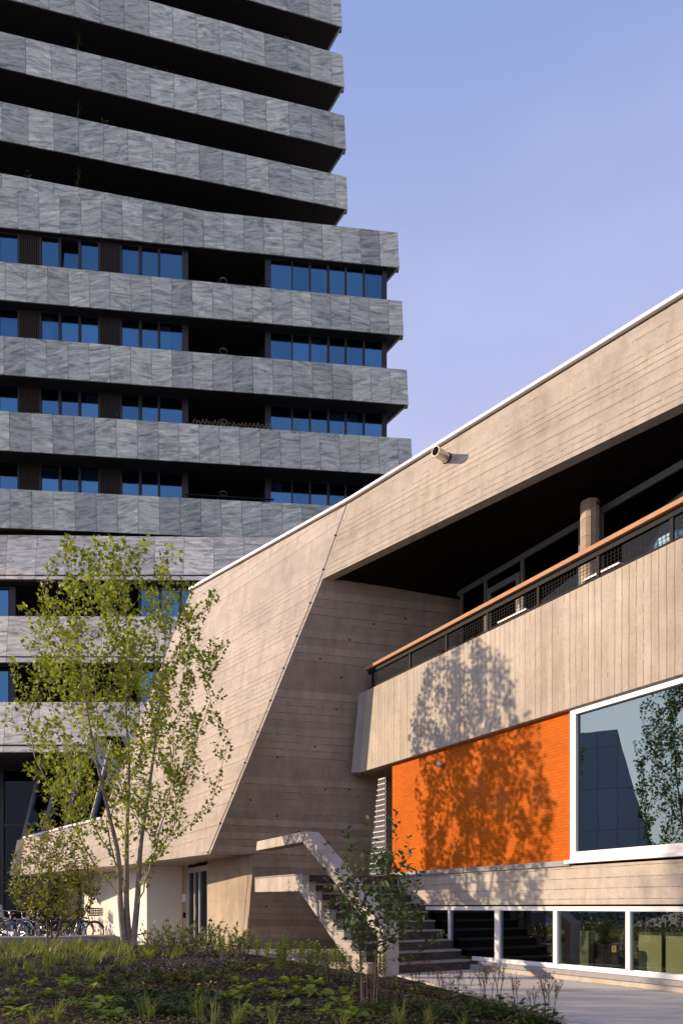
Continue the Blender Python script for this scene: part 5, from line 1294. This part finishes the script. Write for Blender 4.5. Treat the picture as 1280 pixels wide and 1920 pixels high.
# ------------------------------------------------------------------ bicycles
def bike(name, label, loc, rz, lean, frame_m, tyre_m, saddle_m, basket=None, seat=False, rack=True, dutch=True):
    o = thing(name, label, 'bicycle', (0, 0, 0), 'bicycles parked by the white wall')
    P_ = lambda x, z, y=0: V((x, y, z))
    rw, fw = P_(-.53, .34), P_(.55, .34)
    for c in (rw, fw):
        n = 24; m = MB(); m.tube([c + V((.33 * math.cos(2 * math.pi * k / n), 0, .33 * math.sin(2 * math.pi * k / n))) for k in range(n)], .021, 6, closed=True); w = m.build('wheel', tyre_m if c is fw else M['rubber'], o, smooth=True)
        m = MB(); m.tube([c + V((.305 * math.cos(2 * math.pi * k / n), 0, .305 * math.sin(2 * math.pi * k / n))) for k in range(n)], .010, 5, closed=True)
        for k in range(14):
            t = 2 * math.pi * k / 14; m.tube([c + V((0, .02 * (-1) ** k, 0)), c + V((.30 * math.cos(t), 0, .30 * math.sin(t)))], .0025, 3, cap=False)
        m.tube([c + V((0, -.04, 0)), c + V((0, .04, 0))], .02, 6); m.build('rim', M['chrome'], w)
        m = MB(); m.tube([c + V((.37 * math.cos(t), 0, .37 * math.sin(t))) for t in np.linspace(.35 if c is fw else .2, 2.7 if c is fw else 3.0, 12)], .020, 5); m.build('mudguard', frame_m, o)
    bb, sc, hb = P_(-.08, .28), P_(-.24, .80), P_(.36, .86); ht = P_(.33, .72)
    m = MB(); m.tube([bb, sc], .016); m.tube([ht, bb], .019); m.tube([P_(-.20, .68), ht], .016) if dutch else m.tube([P_(-.22, .74), hb], .016)
    for s_ in (-.045, .045): m.tube([bb, rw + V((0, s_, 0))], .010); m.tube([P_(-.22, .72), rw + V((0, s_, 0))], .009)
    for s_ in (-.05, .05): m.tube([P_(.38, .68), fw + V((0, s_, 0))], .012)
    m.tube([P_(.31, .90), P_(.39, .64)], .018); m.build('frame', frame_m, o, smooth=True)
    m = MB(); m.tube([P_(.31, .88), P_(.27, 1.02)], .012); m.tube([P_(.03, 1.04, -.29), P_(.17, 1.06, -.27), P_(.31, 1.05, -.14), P_(.28, 1.02, 0), P_(.31, 1.05, .14), P_(.17, 1.06, .27), P_(.03, 1.04, .29)], .011, 6); hbo = m.build('handlebar', M['chrome'], o, smooth=True)
    for s_ in (-1, 1): m = MB(); m.tube([P_(.0, 1.04, .29 * s_), P_(.12, 1.052, .28 * s_)], .017, 6); m.build('grip', M['rubber'], hbo)
    m = MB(); m.tube([sc, P_(-.26, .92)], .012); m.ball(P_(-.27, .96), .13, 10, 6, (1.0, .72, .28)); m.ball(P_(-.13, .965), .06, 8, 5, (1.3, .6, .4)); m.build('saddle', saddle_m, o, smooth=True)
    m = MB(); m.tube([bb + V((0, -.05, 0)), bb + V((0, -.05, 0)) + V((.001, -.01, 0))], .085, 14); m.bar(bb + V((0, -.06, 0)), bb + V((.06, -.08, -.15)), .015, .02, V((0, 1, 0))); m.bar(bb + V((0, .06, 0)), bb + V((-.06, .08, .15)), .015, .02, V((0, 1, 0)))
    m.bar(bb + V((.06, -.08, -.15)), bb + V((.06, -.18, -.15)), .05, .02); m.bar(bb + V((-.06, .08, .15)), bb + V((-.06, .18, .15)), .05, .02); m.build('crank', M['chrome'], o)
    m = MB(); m.bar(bb + V((.09, -.055, .01)), rw + V((-.05, -.055, .01)), .012, .09, V((0, 0, 1))); m.build('chain_guard', frame_m, o)
    m = MB(); m.tube([P_(-.20, .27, -.05), P_(-.30, .0, -.17)], .010); m.build('kickstand', M['chrome'], o)
    if rack:
        m = MB()
        for s_ in (-.06, 0, .06): m.tube([P_(-.30, .74, s_), P_(-.80, .74, s_)], .007, 4)
        for s_ in (-.06, .06): m.tube([P_(-.70, .74, s_), rw + V((0, s_, 0))], .006, 4)
        m.bar(P_(-.80, .74, -.07), P_(-.80, .74, .07), .012, .012); m.build('rack', M['pblack'], o)
    m = MB(); m.tube([P_(.42, .80), P_(.47, .80)], [.03, .045], 8); m.build('headlight', M['lgrey'], o)
    if basket == 'crate':
        m = MB(); x0, x1, y0, y1, z0, z1 = .42, .76, -.21, .21, .90, 1.14
        for z in (z0, z0 + .08, z0 + .16, z1): 
            for p, q in (((x0, y0), (x1, y0)), ((x1, y0), (x1, y1)), ((x1, y1), (x0, y1)), ((x0, y1), (x0, y0))): m.bar(P_(p[0], z, p[1]), P_(q[0], z, q[1]), .012, .03)
        for k in range(6):
            for y in (y0, y1): x = x0 + (x1 - x0) * k / 5; m.bar(P_(x, z0, y), P_(x, z1, y), .012, .012, V((1, 0, 0)))
            for x in (x0, x1): y = y0 + (y1 - y0) * k / 5; m.bar(P_(x, z0, y), P_(x, z1, y), .012, .012, V((1, 0, 0)))
        m.box(x0, x1, y0, y1, z0 - .012, z0); m.tube([P_(.5, .9, -.1), fw + V((0, -.05, 0))], .008); m.tube([P_(.5, .9, .1), fw + V((0, .05, 0))], .008)
        m.build('crate', M['pblack'], o)
    if basket == 'rack':
        m = MB()
        for k in range(8): y = -.2 + .4 * k / 7; m.bar(P_(.46, .78, y), P_(.86, .78, y), .012, .012); m.bar(P_(.86, .78, y), P_(.88, .98, y), .012, .012, V((0, 1, 0)))
        for x in (.46, .66, .86): m.bar(P_(x, .775, -.2), P_(x, .775, .2), .014, .014)
        m.bar(P_(.88, .98, -.21), P_(.88, .98, .21), .018, .018); m.tube([P_(.55, .78, -.1), fw + V((0, -.05, 0))], .008); m.tube([P_(.55, .78, .1), fw + V((0, .05, 0))], .008); m.build('front_rack', M['psilver'], o)
    if seat:
        m = MB(); m.prism([P_(-.42, .80, -.14), P_(-.64, .80, -.14), P_(-.74, 1.28, -.12), P_(-.78, 1.27, -.12), P_(-.70, .74, -.14), P_(-.42, .74, -.14)], V((0, .28, 0)))
        m.box(-.55, -.42, -.15, -.10, .5, .76); m.box(-.55, -.42, .10, .15, .5, .76); m.build('child_seat', M['lgrey'], o, bevel=.02)
    o.location = loc; o.rotation_euler = (lean, 0, rz); return o
BK = [(150, 23.7, -.12, 'dark olive city bicycle with black front crate standing at the end of the row', 'pgreen', 'rubber', 'brown', 'crate', False),
      (126, 23.9, .25, 'black bicycle with brown saddle leaning next to the olive one', 'pblack', 'rubber', 'brown', None, False),
      (108, 23.3, .3, 'black bicycle with a blue front tyre behind the shrub stems', 'pblack', 'pblue', 'rubber', None, False),
      (98, 24.8, -.35, 'silver bicycle with black saddle behind the shrub stems', 'psilver', 'rubber', 'rubber', 'crate', False),
      (82, 23.6, .7, 'black bicycle turned towards the bed in the middle of the row', 'pblack', 'rubber', 'rubber', None, False),
      (62, 23.3, -.9, 'silver bicycle with round pale headlight turned towards the bed', 'psilver', 'rubber', 'brown', None, False),
      (44, 24.4, .25, 'dark bicycle carrying a grey child seat', 'pblack', 'rubber', 'rubber', None, True),
      (28, 23.1, -.5, 'silver bicycle with brown saddle beside the child seat bicycle', 'psilver', 'rubber', 'brown', None, False),
      (0, 22.7, .15, 'black bicycle with blue front tyre and slatted silver front rack', 'pblack', 'pblue', 'rubber', 'rack', False),
      (-16, 23.8, .6, 'black bicycle half outside the row by the dark glass', 'pblack', 'rubber', 'rubber', None, False)]
for u, Y, rz, lab, fm, tm, sm_, bsk, seat in BK:
    bike('bicycle', lab, (((u - CX) / FPX) * Y, Y, 0.0), rz, random.uniform(-.12, .06), M[fm], M[tm], M[sm_], bsk, seat)
SC.render.engine = 'CYCLES'
# fine creeping cover and dry litter over the bed, too small to pick apart
v_, f_ = [], []; rg = random.Random(55)
for _ in range(3800):
    u = rg.uniform(-20, 1040); v = rg.uniform(1800, 1930); p = onbed(u, v)
    if p.x > float(xb(p.y)) - .12: continue
    if math.sin(p.x * 3.1 + 1) * math.sin(p.y * 2.3) + rg.uniform(-.8, .8) < .0: continue
    for q in range(7):
        a = rg.uniform(0, 6.28); o_ = V((math.cos(a), math.sin(a), 0)) * rg.uniform(.01, .06)
        add_leaf(v_, f_, p + o_ + Z * rg.uniform(.005, .05), V((math.cos(a), math.sin(a), rg.uniform(0, .8))), Z, rg.uniform(.02, .045), OVAL)
kind(tag(mk('creeping_cover', v_, f_, leafmat('creeping_leaf', (0.05, 0.09, 0.018), (0.24, 0.22, 0.05), .3)), 'fine creeping yellowing leaves scattered over the mulch', 'ground cover'), 'stuff')
v_, f_ = [], []
for _ in range(900):
    x, y, z = bedpt(); a = rg.uniform(0, 6.28); add_leaf(v_, f_, V((x, y, z + .006)), V((math.cos(a), math.sin(a), rg.uniform(-.1, .3))), Z + V((rg.uniform(-.4, .4), rg.uniform(-.4, .4), 0)), rg.uniform(.02, .05), OVAL, .3, .4)
kind(tag(mk('leaf_litter', v_, f_, M['straw']), 'dry straw coloured leaf litter on the mulch', 'litter'), 'stuff')
